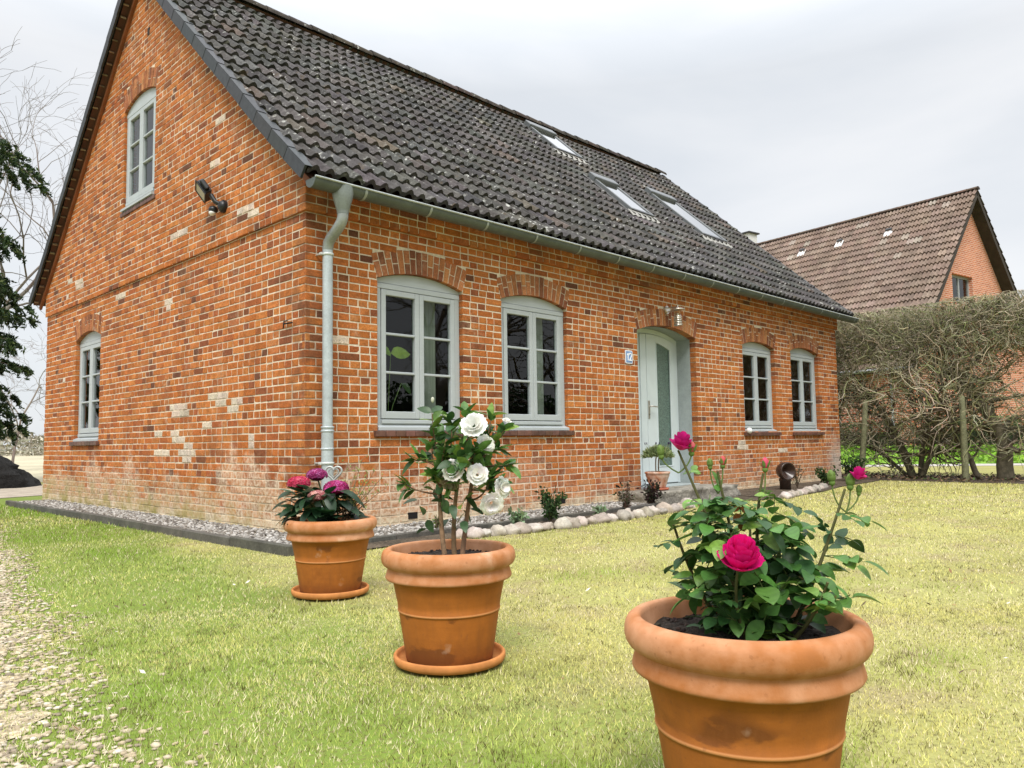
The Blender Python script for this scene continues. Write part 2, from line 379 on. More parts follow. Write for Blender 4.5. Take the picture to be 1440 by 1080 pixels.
def mortar(mb, P, outer, holes, d, depth):
    bm = bmesh.new()
    def loop(pts):
        vs_ = [bm.verts.new((u, z, 0)) for u, z in pts]
        return [bm.edges.new((vs_[i], vs_[(i+1) % len(vs_)])) for i in range(len(vs_))]
    ed = loop(outer)
    for h in holes: ed += loop(h)
    bmesh.ops.triangle_fill(bm, use_beauty=True, use_dissolve=False, edges=ed, normal=(0, 0, 1))
    bm.verts.index_update()
    mb.add([P(v.co.x, d, v.co.y) for v in bm.verts], [[v.index for v in f.verts] for f in bm.faces])
    bm.free()
    for h, dp in zip(holes, depth):
        n = len(h); V = [P(u, d, z) for u, z in h]+[P(u, dp, z) for u, z in h]
        mb.add(V, [(i, (i+1) % n, n+(i+1) % n, n+i) for i in range(n)])

LH, WH = 12.254, 8.2245
YR, ZR = WH/2, 7.43
def ztop(y):
    ym = WH-y if y > YR else y
    if ym >= 1: return ZR-.92*(YR-ym)
    t = 1-ym; return ZR-.92*(YR-1)-.92*t+.030*t*t
W1 = Opening(.82, 1.97, 1.0, 2.55, .10); W2 = Opening(2.58, 3.75, 1.0, 2.55, .10)
DO = Opening(5.28, 6.83, .18, 2.43, .125); W3 = Opening(8.32, 9.50, .97, 2.46, .09); W4 = Opening(10.14, 11.36, .97, 2.49, .09)
G1 = Opening(5.58, 6.69, .97, 2.50, .11); G2 = Opening(3.62, 4.72, 4.08, 5.50, .11)

house = thing('brick_house', 'long orange brick cottage with dark pantiled roof and grey windows behind the three flower pots', 'house')
# front wall, gable wall
frontoffs = lambda z: -.052 if z > 3.069 else 0
mb = wall(FR, 0, LH, [W1, W2, DO, W3, W4], 0, 40, None, frontoffs, patches=[(8.3, .72, .0), (8.22, .8, 0), (9.75, .62, .1), (.45, 1.9, 0)])
wall(FR, -.031, LH, [], 40, 44, None, frontoffs, mb=mb)
fw = mb.build('front_wall', BRICKM, house)
mb = MB()
mortar(mb, FR, [(0, -.1), (LH, -.1), (LH, 3.07), (0, 3.07)], [o.outline() for o in (W1, W2, DO, W3, W4)], .0035, [.14]*5)
mb.box((-.022, -.0475, 3.083), (LH, .02, 3.40), (1, 1, 1), FR)
mb.build('front_mortar', MORTARM, fw)
def glim(z):
    if z < 3.3: return (0, WH)
    # inner line of the roof underside
    y = YR-(ZR-.20-z)/.92
    return (max(0, y), WH-max(0, y))
patches = [(2.99, 1.30, .1), (2.8, 1.30, .1), (1.45, 1.31, .1), (1.5, 1.24, 0), (2.11, 1.13, .1), (3.51, .82, .1), (3.3, .82, .0), (2.57, .84, .1), (2.6, .76, 0), (1.0, .91, 0), (1.78, 1.38, .1), (6.49, 3.37, .1),
           (7.01, 3.51, .1), (7.1, 3.25, 0), (3.2, 2.6, 0), (4.9, 2.95, .1), (7.2, 1.95, .0), (2.9, 3.4, .1), (1.2, 3.35, .15), (1.05, 3.28, .1), (1.9, 4.0, .05), (1.7, 4.5, .0), (3.4, 1.0, 0), (2.9, .99, 0)]
gableoffs = lambda z: -.03 if z > 3.069 else 0
mb = wall(GA, 0, WH, [G1], 0, 40, None, gableoffs, patches)
wall(GA, -.03, WH+.03, [G2], 40, 94, glim, gableoffs, patches, mb=mb)
gw = mb.build('gable_wall', BRICKM, house)
mb = MB()
mortar(mb, GA, [(0, -.1), (WH, -.1), (WH, 3.07), (0, 3.07)], [G1.outline()], .0038, [.16])
top = [(-.028, 3.07), (WH+.028, 3.07), (WH+.028, 3.32)] + [(WH-y, ztop(y)-.1) for y in np.linspace(0.1, YR-.001, 8)] + [(y, ztop(y)-.1) for y in np.linspace(YR, 0.1, 8)] + [(-.028, 3.32)]
mortar(mb, GA, top, [G2.outline()], -.0262, [.16])
mb.box((-.026, -.0235, 3.0835), (WH+.026, .02, 3.095), (1, 1, 1), GA)
mb.build('gable_mortar', MORTARM, gw)
# unseen back and far walls
mb = MB()
mb.add([(LH, .01, -.1), (LH, WH, -.1), (LH, WH, 3.4), (LH, YR, 7.25), (LH, .01, 3.4)], [(0, 1, 2, 3, 4)], (.42, .15, .06))
mb.add([(.01, WH, -.1), (LH, WH, -.1), (LH, WH, 3.4), (.01, WH, 3.4)], [(0, 1, 2, 3)], (.42, .15, .06))
mb.build('rear_wall', BRICKM, house)
# rooms behind the windows, their darkness painted into near-black walls
mb = MB()
mb.box((.18, 2.6, .15), (LH-.1, 2.65, 2.9)); mb.box((.18, .16, .1), (LH-.1, WH-.1, .15)); mb.box((.18, .16, 2.9), (LH-.1, WH-.1, 2.95))
mb.box((4.5, .16, .15), (4.55, 2.6, 2.9)); mb.box((1.6, 2.65, .15), (1.65, WH-.1, 2.9)); mb.box((1.5, 3.0, 2.96), (1.55, 5.2, 5.9))
mb.build('interior', DARKM, house)
# small holes low in the front wall and an old vent high in the gable
for u in (1.25, 3.59):
    mb = MB(); mb.box((u-.06, -.008, .10), (u+.06, .03, .165), (.012, .01, .01), FR); mb.build('air_vent', WOODM, house)
mb = MB(); mb.box((3.87, -.036, 6.30), (3.94, .01, 6.40), (.02, .018, .015), GA)
mb.build('air_vent', WOODM, house)
mb = MB()
mb.tube([(-.012, .30, 2.06), (-.05, .30, 2.05), (-.055, .30, 1.98)], .007, 6, (.02, .018, .016)); mb.tube([(-.02, .20, 2.03), (-.02, .34, 2.035)], .008, 6, (.02, .018, .016))
mb.build('iron_hook', STEEL, house)

# ------------------------------------------------------------------ windows
def window(op, P, d0, houseobj, seedcol=(1, 1, 1)):
    fwid = .075; th = .065
    zt = op.zs-.035                                     # flat underside of the arched head panel
    z0 = op.z0+.035; fr = MB(); e = .004
    fr.box((op.u0+e, d0, z0), (op.u0+fwid, d0+th, zt), P=P, bev=.004); fr.box((op.u1-fwid, d0, z0), (op.u1-e, d0+th, zt), P=P, bev=.004)
    fr.box((op.u0+fwid+.001, d0+.002, z0), (op.u1-fwid-.001, d0+th, z0+.085), P=P, bev=.004)
    fr.box((op.u0+e, d0-.006, zt-.055), (op.u1-e, d0+th-.001, zt), P=P, bev=.004)
    n = 14; us = [op.u0+e+(op.u1-op.u0-2*e)*i/n for i in range(n+1)]
    poly = [(op.u0+e, zt+.005), (op.u1-e, zt+.005)] + [(u, op.arch(u)-.003) for u in us[::-1]]
    fr.prism(poly, (d0+.003, d0+th-.003), P=P)
    wo = fr.build('window', PAINT, houseobj)
    a, b = op.u0+fwid+.006, op.u1-fwid-.006; zb, zc = z0+.09, zt-.061; m = (a+b)/2
    for (s0, s1) in ((a, m-.002), (m+.002, b)):
        sa = MB(); st = .058; ds = d0-.010; dt = d0+.045
        sa.box((s0, ds, zb), (s0+st, dt, zc), P=P, bev=.005); sa.box((s1-st, ds, zb), (s1, dt, zc), P=P, bev=.005)
        sa.box((s0+st+.0005, ds+.001, zb), (s1-st-.0005, dt-.001, zb+.075), P=P, bev=.005); sa.box((s0+st+.0005, ds+.001, zc-st), (s1-st-.0005, dt-.001, zc), P=P, bev=.005)
        ga, gb = zb+.075, zc-st
        for k in (1, 2):
            z = ga+(gb-ga)*k/3; sa.box((s0+st-.001, ds+.006, z-.013), (s1-st+.001, dt-.004, z+.013), P=P, bev=.005)
        sa.build('sash', PAINT, wo)
        g = MB(); dz = (random.random()-.5)*.004
        g.add([P(s0+st-.005, d0+.022+dz, ga-.005), P(s1-st+.005, d0+.022, ga-.005), P(s1-st+.005, d0+.022-dz, gb+.005), P(s0+st-.005, d0+.022, gb+.005)], [(0, 1, 2, 3)])
        g.build('pane', GLASS, wo)
    # weather bar: sloped ledge in front of the frame
    sl_ = MB(); f = d0-.085 if d0 > .1 else d0-.07
    V = [(op.u0+.006, f, op.z0+.006), (op.u1-.006, f, op.z0+.006), (op.u1-.006, d0-.001, op.z0+.006), (op.u0+.006, d0-.001, op.z0+.006),
         (op.u0+.006, f, op.z0+.036), (op.u1-.006, f, op.z0+.036), (op.u1-.006, d0-.001, op.z0+.062), (op.u0+.006, d0-.001, op.z0+.062)]
    sl_.add([P(*q) for q in V], [(0, 3, 2, 1), (4, 5, 6, 7), (0, 1, 5, 4), (1, 2, 6, 5), (2, 3, 7, 6), (3, 0, 4, 7)])
    sl_.box((op.u0+fwid, d0-.028, op.z0+.075), (op.u1-fwid, d0-.0115, op.z0+.115), P=P, bev=.005)
    sl_.build('sill', PAINT, wo)
    bs = MB(); u = op.u0-.05
    while u < op.u1+.04:
        ln = .118; c = jit((.115, .055, .042), .25)
        bs.box((u, -.048+random.uniform(-.002, .002), op.z0-.058), (min(u+ln, op.u1+.06), d0, op.z0+.001+random.uniform(-.002, .002)), c, P, .006); u += ln+.006
    bs.build('brick_sill', SILLM, wo)
    return wo
for o in (W1, W2): window(o, FR, .055, house)
for o in (W3, W4): window(o, FR, .08, house)
window(G1, GA, .06, house); window(G2, GA, .005, house)
W3c = MB(); W3c.blob((8.34, -.06, 1.0), (.05, .05, .05), (.75, .77, .76), 1, .05, 12, 8); W3c.build('sill_cap', PLASTIC, house)

# ------------------------------------------------------------------ door
DD = .34
mb = MB()
n = 14; us = [DO.u0+(DO.u1-DO.u0)*i/n for i in range(n+1)]
for (x, s) in ((DO.u0+.002, -1), (DO.u1-.002, 1)):
    mb.add([(x, .105, .18), (x, DD+.1, .18), (x, DD+.1, DO.zs), (x, .105, DO.zs)], [(0, 1, 2, 3)])
mb.add([(u, d, DO.arch(u)-.004) for d in (.125, DD+.1) for u in us], [(i, i+1, n+2+i, n+1+i) for i in range(n)])
mb.build('door_reveal', PLASTER, house)
fr = MB(); a, b = DO.u0+.006, DO.u1-.006
fr.box((a, DD, .20), (a+.07, DD+.07, DO.zs-.01), bev=.004); fr.box((b-.075, DD, .20), (b, DD+.07, DO.zs-.01), bev=.004)
fr.box((5.735, DD+.001, .20), (5.80, DD+.069, 2.5), bev=.004)
poly = [(u, DO.arch(u)-.075) for u in us] + [(u, DO.arch(u)-.006) for u in us[::-1]]
poly = [(min(max(u, a), b), z) for u, z in poly]
for i in range(n):
    q = [poly[i], poly[i+1], poly[2*n-i], poly[2*n+1-i]]; fr.prism(q, (DD+.003, DD+.067))
fo = fr.build('door_frame', DOORP, house)
sp = MB(); sp.box((a+.075, DD+.02, .2), (5.73, DD+.05, .55), bev=.004)
sp.box((a+.075, DD+.02, 2.30), (5.73, DD+.05, 2.40), bev=.004); sp.box((a+.075, DD+.02, .56), (a+.12, DD+.05, 2.29), bev=.004); sp.box((5.69, DD+.02, .56), (5.73, DD+.05, 2.29), bev=.004)
sp.build('side_panel', DOORP, fo)
sp = MB(); sp.box((a+.12, DD+.03, .555), (5.69, DD+.04, 2.295)); sp.build('side_pane', FROST, fo)
lf = MB(); x0, x1, zb = 5.806, b-.08, .215
def dtop(u): return DO.arch(u)-.085
gx0, gx1, gz0 = 6.215, 6.605, .46
def gtop(u): return 2.36-.10*((u-gx0)/(gx1-gx0))**1.4
def strip(mbx, ua, ub, zlo, zhi, d0_, d1_, k=5):
    ps = [(ua+(ub-ua)*i/k) for i in range(k+1)]
    mbx.prism([(u, zlo(u)) for u in ps]+[(u, zhi(u)) for u in ps[::-1]], (d0_, d1_))
c0 = lambda v: (lambda u: v)
strip(lf, x0, 5.955, c0(zb), dtop, DD-.012, DD+.05); strip(lf, 5.963, 6.02, c0(zb), dtop, DD-.014, DD+.05); strip(lf, 6.0205, gx0, c0(zb), dtop, DD-.010, DD+.05)
strip(lf, gx1, x1, c0(zb), dtop, DD-.010, DD+.05); strip(lf, gx0+.0005, gx1-.0005, c0(zb), c0(gz0), DD-.0105, DD+.05); strip(lf, gx0+.0005, gx1-.0005, gtop, dtop, DD-.0105, DD+.05)
lf.box((x0, DD+.0, zb-.03), (x1, DD+.06, zb-.003), (.25, .25, .25))
# raised bead round the glass
for (ua, ub, za, zb_) in ((gx0, gx0+.016, gz0, 2.355), (gx1-.016, gx1, gz0, 2.265), (gx0+.0165, gx1-.0165, gz0, gz0+.016)):
    lf.box((ua, DD-.02, za), (ub, DD+.0, zb_), bev=.004)
do = lf.build('door', DOORP, house)
gp = MB(); ps = [gx0+(gx1-gx0)*i/6 for i in range(7)]
gp.prism([(gx0, gz0), (gx1, gz0)]+[(u, gtop(u)-.001) for u in ps[::-1]], (DD+.012, DD+.02)); gp.build('door_pane', FROST, do)
hn = MB(); hx = 5.99
hn.box((hx-.019, DD-.028, 1.19), (hx+.019, DD-.014, 1.46), (.5, .47, .42), bev=.004)
hn.tube([(hx, DD-.02, 1.37), (hx, DD-.075, 1.37), (hx+.03, DD-.085, 1.37), (hx+.135, DD-.085, 1.365)], [.011, .011, .011, .009], 8, (.5, .47, .42))
hn.box((hx-.009, DD-.033, 1.235), (hx+.009, DD-.0285, 1.262), (.2, .19, .17)); hn.build('door_handle', STEEL, do)

# house number plate
def rrect(cu, cz, wu, hz, r, n=4):
    pts = []
    for (sx, sz, a0) in ((1, -1, -PI/2), (1, 1, 0), (-1, 1, PI/2), (-1, -1, PI)):
        for i in range(n+1):
            q = a0+PI/2*i/n; pts.append((cu+sx*(wu/2-r)+r*math.cos(q), cz+sz*(hz/2-r)+r*math.sin(q)))
    return pts
cu, cz = 5.055, 2.025
mb = MB(); mb.prism(rrect(cu, cz, .165, .185, .02), (-.014, -.004), (.72, .76, .82)); np_ = mb.build('house_number', ENAMEL, house)
mb = MB(); mb.prism(rrect(cu, cz, .138, .158, .012), (-.017, -.0125), (.17, .28, .52)); mb.build('number_field', ENAMEL, np_)
mb = MB(); wt = (.85, .88, .92)
mb.prism([(cu-.036, cz-.052), (cu-.017, cz-.052), (cu-.017, cz+.052), (cu-.030, cz+.052), (cu-.05, cz+.034), (cu-.05, cz+.02), (cu-.036, cz+.028)], (-.0195, -.015), wt)
arc = [(cu+.024+.027*math.cos(q), cz+.026+.027*math.sin(q)) for q in np.linspace(PI, -.75, 10)]
arc += [(cu+.018, cz-.034), (cu+.006, cz-.044)]
def band(mbx, line, wd, d0_, d1_, col):
    for i in range(len(line)-1):
        a_ = Vector(line[i]); b_ = Vector(line[i+1]); t_ = (b_-a_).normalized(); n_ = Vector((-t_.y, t_.x))*wd/2; a_ = a_-t_*.002; b_ = b_+t_*.002
        mbx.prism([tuple(a_-n_), tuple(b_-n_), tuple(b_+n_), tuple(a_+n_)], (d0_-.0002*i, d1_), col)
band(mb, arc, .015, -.0195, -.015, wt); mb.prism([(cu-.002, cz-.053), (cu+.053, cz-.053), (cu+.053, cz-.037), (cu-.002, cz-.037)], (-.0225, -.015), wt)
mb.build('number_digits', ENAMEL, np_)

# wall lamp over the door
SS = (.62, .58, .52); lx, lz = 6.02, 2.79
mb = MB(); mb.tube([(lx, -.001, lz), (lx, -.03, lz)], .062, 20, SS); mb.tube([(lx, -.03, lz), (lx, -.045, lz)], .05, 20, SS)
for dz in (.03, -.03): mb.tube([(lx, -.03, lz+dz), (lx, -.21, lz+dz*.8)], .010, 8, SS)
mb.tube([(lx, -.21, lz+.045), (lx, -.21, lz-.02)], .012, 8, SS)
mb.lathe([(.0, .03), (.05, .028), (.10, .012), (.102, -.002), (.06, -.004), (0, -.004)], 24, SS, (lx, -.21, lz-.02))
for k in range(5): mb.lathe([(.056, -.002), (.062, .002), (.062, .010), (.056, .014)], 24, SS, (lx, -.21, lz-.235+k*.026))
mb.lathe([(.0, -.004), (.060, 0), (.062, .012), (.0, .016)], 24, SS, (lx, -.21, lz-.255))
wl = mb.build('wall_lamp', STEEL, house)
mb = MB(); mb.lathe([(.052, .015), (.052, .215), (0, .216)], 24, (1, 1, 1), (lx, -.21, lz-.25)); mb.build('lamp_glass', LAMPGLASS, wl)
mb = MB(); mb.blob((lx, -.21, lz-.12), (.025, .025, .05), (.85, .85, .8), 0, 0, 10, 8); mb.build('bulb', PLASTIC, wl)

# flood lamp with motion sensor on the gable
BK = (.012, .013, .015); fy, fz = 1.62, 3.47
mb = MB(); mb.blob((-.055, fy, fz), (.05, .062, .062), BK, 0, 0, 16, 10); mb.tube([(-.031, fy, fz), (-.06, fy, fz)], .07, 18, BK)
mb.tube([(-.06, fy+.02, fz+.02), (-.11, fy+.06, fz+.05), (-.14, fy+.10, fz+.13)], .026, 10, BK)
mb.blob((-.10, fy+.13, fz-.02), (.05, .05, .045), BK, 0, 0, 14, 9)
fl = mb.build('flood_lamp', PLASTIC, house)
mb = MB(); mb.blob((-.11, fy+.13, fz-.055), (.036, .036, .032), (.7, .7, .68), 0, 0, 14, 9); mb.build('sensor_lens', PLASTIC, fl)
hd = MB(); c = Vector((-.17, fy+.21, fz+.20)); fx = Vector((-.80, .25, -.55)).normalized(); ux = Vector((0, 1, .0)); ux = (ux-fx*ux.dot(fx)).normalized(); vx = fx.cross(ux)
ux, vx = ux*.94+vx*.34, vx*.94-ux*.34
def HP(x, y, z): return tuple(c+ux*x+fx*y+vx*z)
hd.box((-.115, -.045, -.085), (.115, .04, .085), BK, HP, .012); hd.box((-.123, .036, -.093), (.123, .05, -.078), BK, HP, .003); hd.box((-.123, .036, .078), (.123, .05, .093), BK, HP, .003)
hd.box((-.123, .036, -.077), (-.105, .05, .077), BK, HP, .003); hd.box((.105, .036, -.077), (.123, .05, .077), BK, HP, .003)
hd.box((-.16, -.03, -.06), (-.116, .02, .06), BK, HP, .01)
hd.build('lamp_head', PLASTIC, fl)
hd = MB(); hd.box((-.104, .036, -.077), (.104, .042, .077), (.55, .53, .45), HP); hd.build('lamp_window', ENAMEL, fl)

# ------------------------------------------------------------------ roof
def tile_roof(surf, slope_len, rows, u0, u1, expo, mbx, colf, tw=.30, rh=.050, tk=.036, skip=None):
    """surf(u, s) -> (point, normal) with s measured from the eave; every tile its own curved sheet"""
    ncol = int((u1-u0)/tw); tw = (u1-u0)/ncol
    prof = []
    for k in range(13):
        t = k/12; ph = (t*2) % 1.0
        h = rh*(max(0, math.cos((ph-.5)*2*PI*.78))**.8) if abs(ph-.5) < .32 else .004+.012*((abs(ph-.5)-.32)/.18)**2*0
        prof.append((t, h))
    for r_ in range(rows):
        s0 = r_*expo; s1 = min((r_+1)*expo+.03, slope_len)
        for c_ in range(ncol):
            if skip and skip(u0+(c_+.5)*tw, (s0+s1)/2): continue
            j0, j1 = random.uniform(-.005, .005), random.uniform(-.003, .003); col = colf(r_, c_); sk = random.uniform(-.006, .006); V = []
            for (s_, lift) in ((s0, tk+.010), ((s0+s1)/2, tk*.55), (s1, .0)):
                for (t, h) in prof:
                    p, nrm = surf(u0+(c_+t*1.0)*tw, s_+sk); V.append(p+nrm*(h+lift+(j0 if s_ == s0 else j1)))
            n = len(prof); F = [(a_*n+k, a_*n+k+1, (a_+1)*n+k+1, (a_+1)*n+k) for a_ in range(2) for k in range(n-1)]
            mbx.add(V, F, col, True)
            lip = []
            for (t, h) in prof:
                p, nrm = surf(u0+(c_+t)*tw, s0+sk); lip += [p+nrm*(h+tk+.010+j0), p+nrm*(h*.95+.012+j0-tk*.4)]
            mbx.add(lip, [(2*k, 2*k+2, 2*k+3, 2*k+1) for k in range(n-1)], lerp(col, (0, 0, 0), .15))  # lip faces darkened: shade at the tile edge put into the colour
# slope as arc length table
YE = -.345
ys = np.linspace(YE, YR, 220); zs = np.array([ztop(y) for y in ys]); sl_arr = np.concatenate([[0], np.cumsum(np.hypot(np.diff(ys), np.diff(zs)))]); SLEN = sl_arr[-1]
def surf_front(u, s):
    s = max(0, min(SLEN, s)); y = float(np.interp(s, sl_arr, ys)); z = float(np.interp(s, sl_arr, zs))
    y2 = float(np.interp(min(SLEN, s+.05), sl_arr, ys)); z2 = float(np.interp(min(SLEN, s+.05), sl_arr, zs)); y1 = float(np.interp(max(0, s-.05), sl_arr, ys)); z1 = float(np.interp(max(0, s-.05), sl_arr, zs))
    t = Vector((0, y2-y1, z2-z1)).normalized(); nrm = Vector((0, -t.z, t.y))
    sag = -.025*math.sin(PI*u/LH)*(s/SLEN)**2*2 + .012*mnoise.noise(Vector((u*.8, s*.8, 0)))
    return Vector((u, y, z))+nrm*(sag-.075), nrm
def surf_rear(u, s):
    p, nrm = surf_front(u, s); return Vector((p.x, WH-p.y, p.z)), Vector((0, -nrm.y, nrm.z))
ROOFPAL = [((.062, .058, .055), 50), ((.078, .073, .068), 25), ((.048, .045, .043), 18), ((.088, .072, .060), 5)]
XV0, XV1 = -.17, 12.40
EXPO = SLEN/18
sk_y = lambda y: float(np.interp(y, ys, sl_arr))
SKY = [(7.10, 7.86, 2.98, 3.80), (6.98, 7.66, 1.25, 2.15), (9.25, 10.16, 1.22, 2.50)]
def skip_(u, s): return any(a_+.02 < u < b_-.02 and sk_y(c_)+.1 < s < sk_y(d_)-.05 for a_, b_, c_, d_ in SKY)
mb = MB(); colf = lambda r_, c_: jit(pick(ROOFPAL), .16)
tile_roof(surf_front, SLEN, 18, XV0, XV1, EXPO, mb, colf, skip=skip_)
rf = mb.build('roof', ROOFM, house)
mb = MB(); tile_roof(surf_rear, SLEN, 18, XV0, XV1, EXPO, mb, colf); mb.build('rear_roof', ROOFM, house)
# boarding under the tiles, closes the roof
mb = MB()
for sf in (surf_front, surf_rear):
    k = 24; V = []
    for i in range(k+1):
        for u in (XV0+.02, XV1-.02):
            p, nrm = sf(u, SLEN*i/k); V.append(p-nrm*.03)
    mb.add(V, [(2*i, 2*i+1, 2*i+3, 2*i+2) for i in range(k)], (.10, .045, .03))
mb.build('soffit', WOODM, house)
# verge slates, ridge tiles
nV = 15
for sf, sgn in ((surf_front, 1), (surf_rear, -1)):
    for xv, s2 in ((XV0, 1), (XV1, -1)):
        mb = MB()
        for i in range(nV):
            sa, sb = SLEN*i/nV, SLEN*(i+1)/nV+.015
            if sa > SLEN-.02: continue
            V = []
            up = 0
            for dx in (-.035*s2, -.010*s2):
                for s_ in (sa, sb):
                    p, nrm = sf(xv+dx, min(s_, SLEN)); lift = .007 if s_ == sa else .0
                    for h in (-.070, .058): V.append(p+nrm*(h+lift)+Vector((-.003*s2 if s_ == sa else 0, 0, 0)))
            mb.add(V, [(0, 2, 3, 1), (4, 5, 7, 6), (0, 1, 5, 4), (2, 6, 7, 3), (1, 3, 7, 5), (0, 4, 6, 2)], jit((1, 1, 1), .2))
            # top flange lying on the tiles
            V = []
            for s_ in (sa, sb):
                for dx in (-.036*s2, .075*s2):
                    p, nrm = sf(xv+dx, min(s_, SLEN)); V.append(p+nrm*(.0595+(.0075 if s_ == sa else .001)))
            mb.add(V, [(0, 1, 3, 2)], jit((1, 1, 1), .2))
        mb.build('verge', SLATEM, house)
mb = MB(); x = XV0-.03
while x < XV1-.25:
    ln = .38; p, _n = surf_front(x+.2, SLEN); V = []; m_ = 9; zz = p.z+.015+random.uniform(-.006, .006); k0 = 1.06
    for (xx, rr) in ((x, .135*k0), (x+ln+.02, .125)):
        for i in range(m_+1):
            q = PI*(-.05+1.1*i/m_); V.append((xx, YR+rr*math.cos(q), zz+rr*.75*math.sin(q)))
    mb.add(V, [(i, i+1, m_+2+i, m_+1+i) for i in range(m_)], jit((.055, .045, .038), .25), True)
    mb.add(V[:m_+1], [list(range(m_+1))], (.03, .027, .025)); x += ln
mb.build('ridge_tile', ROOFM, house)
# bargeboards against the gable brickwork, mortar dabs under the verge
for sf in (surf_front, surf_rear):
    bd = MB(); k = 40; V = []
    for i in range(k+1):
        p, nrm = sf(-.045, SLEN*i/k)
        for (dx, h) in ((-.025, -.135), (.012, -.135), (.012, -.075), (-.025, -.075)): V.append(p-nrm*0+Vector((dx, 0, 0))+nrm*h)
    bd.add(V, [(4*i+a_, 4*i+(a_+1) % 4, 4*i+4+(a_+1) % 4, 4*i+4+a_) for i in range(k) for a_ in range(4)], (.25, .085, .035))
    bd.build('bargeboard', WOODM, house)
for i in range(34):
    dm = MB()
    s = SLEN*(i+.5)/34; p, nrm = surf_rear(-.12, s); t = Vector((0, nrm.z, -nrm.y))
    def DP(x, y, z, p=p, nrm=nrm, t=t): return tuple(p+Vector((x, 0, 0))+t*y+nrm*z)
    a_ = random.uniform(-.012, .012); dm.box((-.04+a_, -.010, -.062+random.uniform(-.012, .008)), (.03+a_, .010, -.031), jit((.40, .35, .29), .25), DP, .004)
    dm.build('mortar_dab', MORTARM, house)
# roof windows
for (a_, b_, c_, d_) in SKY:
    s0, s1 = sk_y(c_), sk_y(d_); fr = MB(); p0, nr = surf_front((a_+b_)/2, (s0+s1)/2); t = Vector((0, nr.z, -nr.y)); t = t if t.z > 0 else -t
    def SP(u, s, h, p0=p0, nr=nr, t=t, sm=(s0+s1)/2): return tuple(Vector((u, 0, 0))+Vector((0, p0.y, p0.z))+t*(s-sm)+nr*h)
    g = (.05, .052, .055); ct = (.11, .118, .122)
    fr.box((a_, s0, .0), (a_+.05, s1, .115), ct, SP, .008); fr.box((b_-.05, s0, .0), (b_, s1, .115), ct, SP, .008)
    fr.box((a_+.0505, s0+.001, .0), (b_-.0505, s0+.07, .109), g, SP, .008); fr.box((a_-.015, s1-.17, .01), (b_+.015, s1+.03, .155), ct, SP, .012)
    fo_ = fr.build('roof_window', PLASTIC, house)
    fl_ = MB(); cc = (.085, .082, .08)
    fl_.box((a_-.10, s0-.03, .05), (a_-.002, s1+.08, .062), cc, SP); fl_.box((b_+.002, s0-.03, .05), (b_+.10, s1+.08, .062), cc, SP)
    V = []; nn_ = 12
    for i in range(nn_+1):
        u = a_-.1+(b_-a_+.2)*i/nn_; z_ = .055+(.02 if i % 2 else 0); V += [SP(u, s0-.002, .085), SP(u, s0-.17, z_)]
    fl_.add(V, [(2*i, 2*i+2, 2*i+3, 2*i+1) for i in range(nn_)], (.26, .25, .22))
    fl_.build('flashing', PLASTIC, fo_)
    gp = MB(); gp.add([SP(a_+.045, s0+.065, .098), SP(b_-.045, s0+.065, .098), SP(b_-.045, s1-.16, .098), SP(a_+.045, s1-.16, .098)], [(0, 1, 2, 3)]); gp.build('pane', SKYGLASS, fo_)
    bl = MB(); bl.add([SP(a_+.06, s0+.08, .02), SP(b_-.06, s0+.08, .02), SP(b_-.06, s1-.15, .02), SP(a_+.06, s1-.15, .02)], [(0, 1, 2, 3)], (.6, .62, .62)); bl.build('blind', PLASTIC, fo_)
# gutter: half round zinc with rolled front edge, brackets and outlet
gy, gz, gr = -.335, 3.262, .082; ZC = (.095, .112, .106); gu = MB(); xs = np.linspace(-.15, 12.42, 26)
prof = [(gy+gr*math.cos(q), gz+gr*math.sin(q)) for q in np.linspace(PI, 2*PI, 13)]
for k, inner in ((0, 0), (1, .004)):
    V = [(x, gy+(y-gy)*(1-inner*12), gz+(z-gz)*(1-inner*12)) for x in xs for (y, z) in prof]; m_ = len(prof)
    gu.add(V, [(i*m_+j, i*m_+j+1, (i+1)*m_+j+1, (i+1)*m_+j) for i in range(len(xs)-1) for j in range(m_-1)], ZC, True)
gu.tube([(-.15, gy-gr-.004, gz+.004), (12.42, gy-gr-.004, gz+.004)], .011, 8, (.40, .43, .42))
for x in (-.15, 12.42): gu.add([(x, y, z) for y, z in prof], [list(range(m_))], ZC)
go = gu.build('gutter', ZINC, house)
for x in np.arange(.40, 12.4, .79):
    br = MB(); V = []
    for xx in (x-.014, x+.014):
        for q in np.linspace(PI*.98, 2*PI, 12): V.append((xx, gy+(gr+.005)*math.cos(q), gz+(gr+.005)*math.sin(q)))
    br.add(V, [(i, i+1, 13+i, 12+i) for i in range(11)], (.30, .33, .32), True); br.build('gutter_bracket', ZINC, go)
DPX = .19; dp = MB(); ZD = (.42, .47, .49)
dp.lathe([(.054, -.225), (.055, -.20), (.060, -.185), (.088, -.09), (.098, -.03), (.098, .03)], 24, (.20, .225, .215), (DPX, gy, gz-.035))
dp.tube([(DPX, gy, gz-.25), (DPX, gy, gz-.29), (DPX-.003, gy+.015, gz-.33), (DPX-.006, gy+.07, gz-.38), (DPX-.01, gy+.18, gz-.45), (DPX-.012, gy+.222, gz-.49), (DPX-.012, gy+.235, gz-.55)], .051, 20, (.29, .315, .31))
py = gy+.235
dp.tube([(DPX-.012, py, gz-.53), (DPX-.01, py, 1.01)], .048, 20, ZD); dp.tube([(DPX-.01, py, 1.02), (DPX-.01, py, .08)], .056, 20, ZD)
for z in (1.02, .985, .82): dp.lathe([(.056, 0), (.063, .006), (.063, .016), (.056, .022)], 20, ZD, (DPX-.01, py, z))
dpo = dp.build('downpipe', ZINC, house)
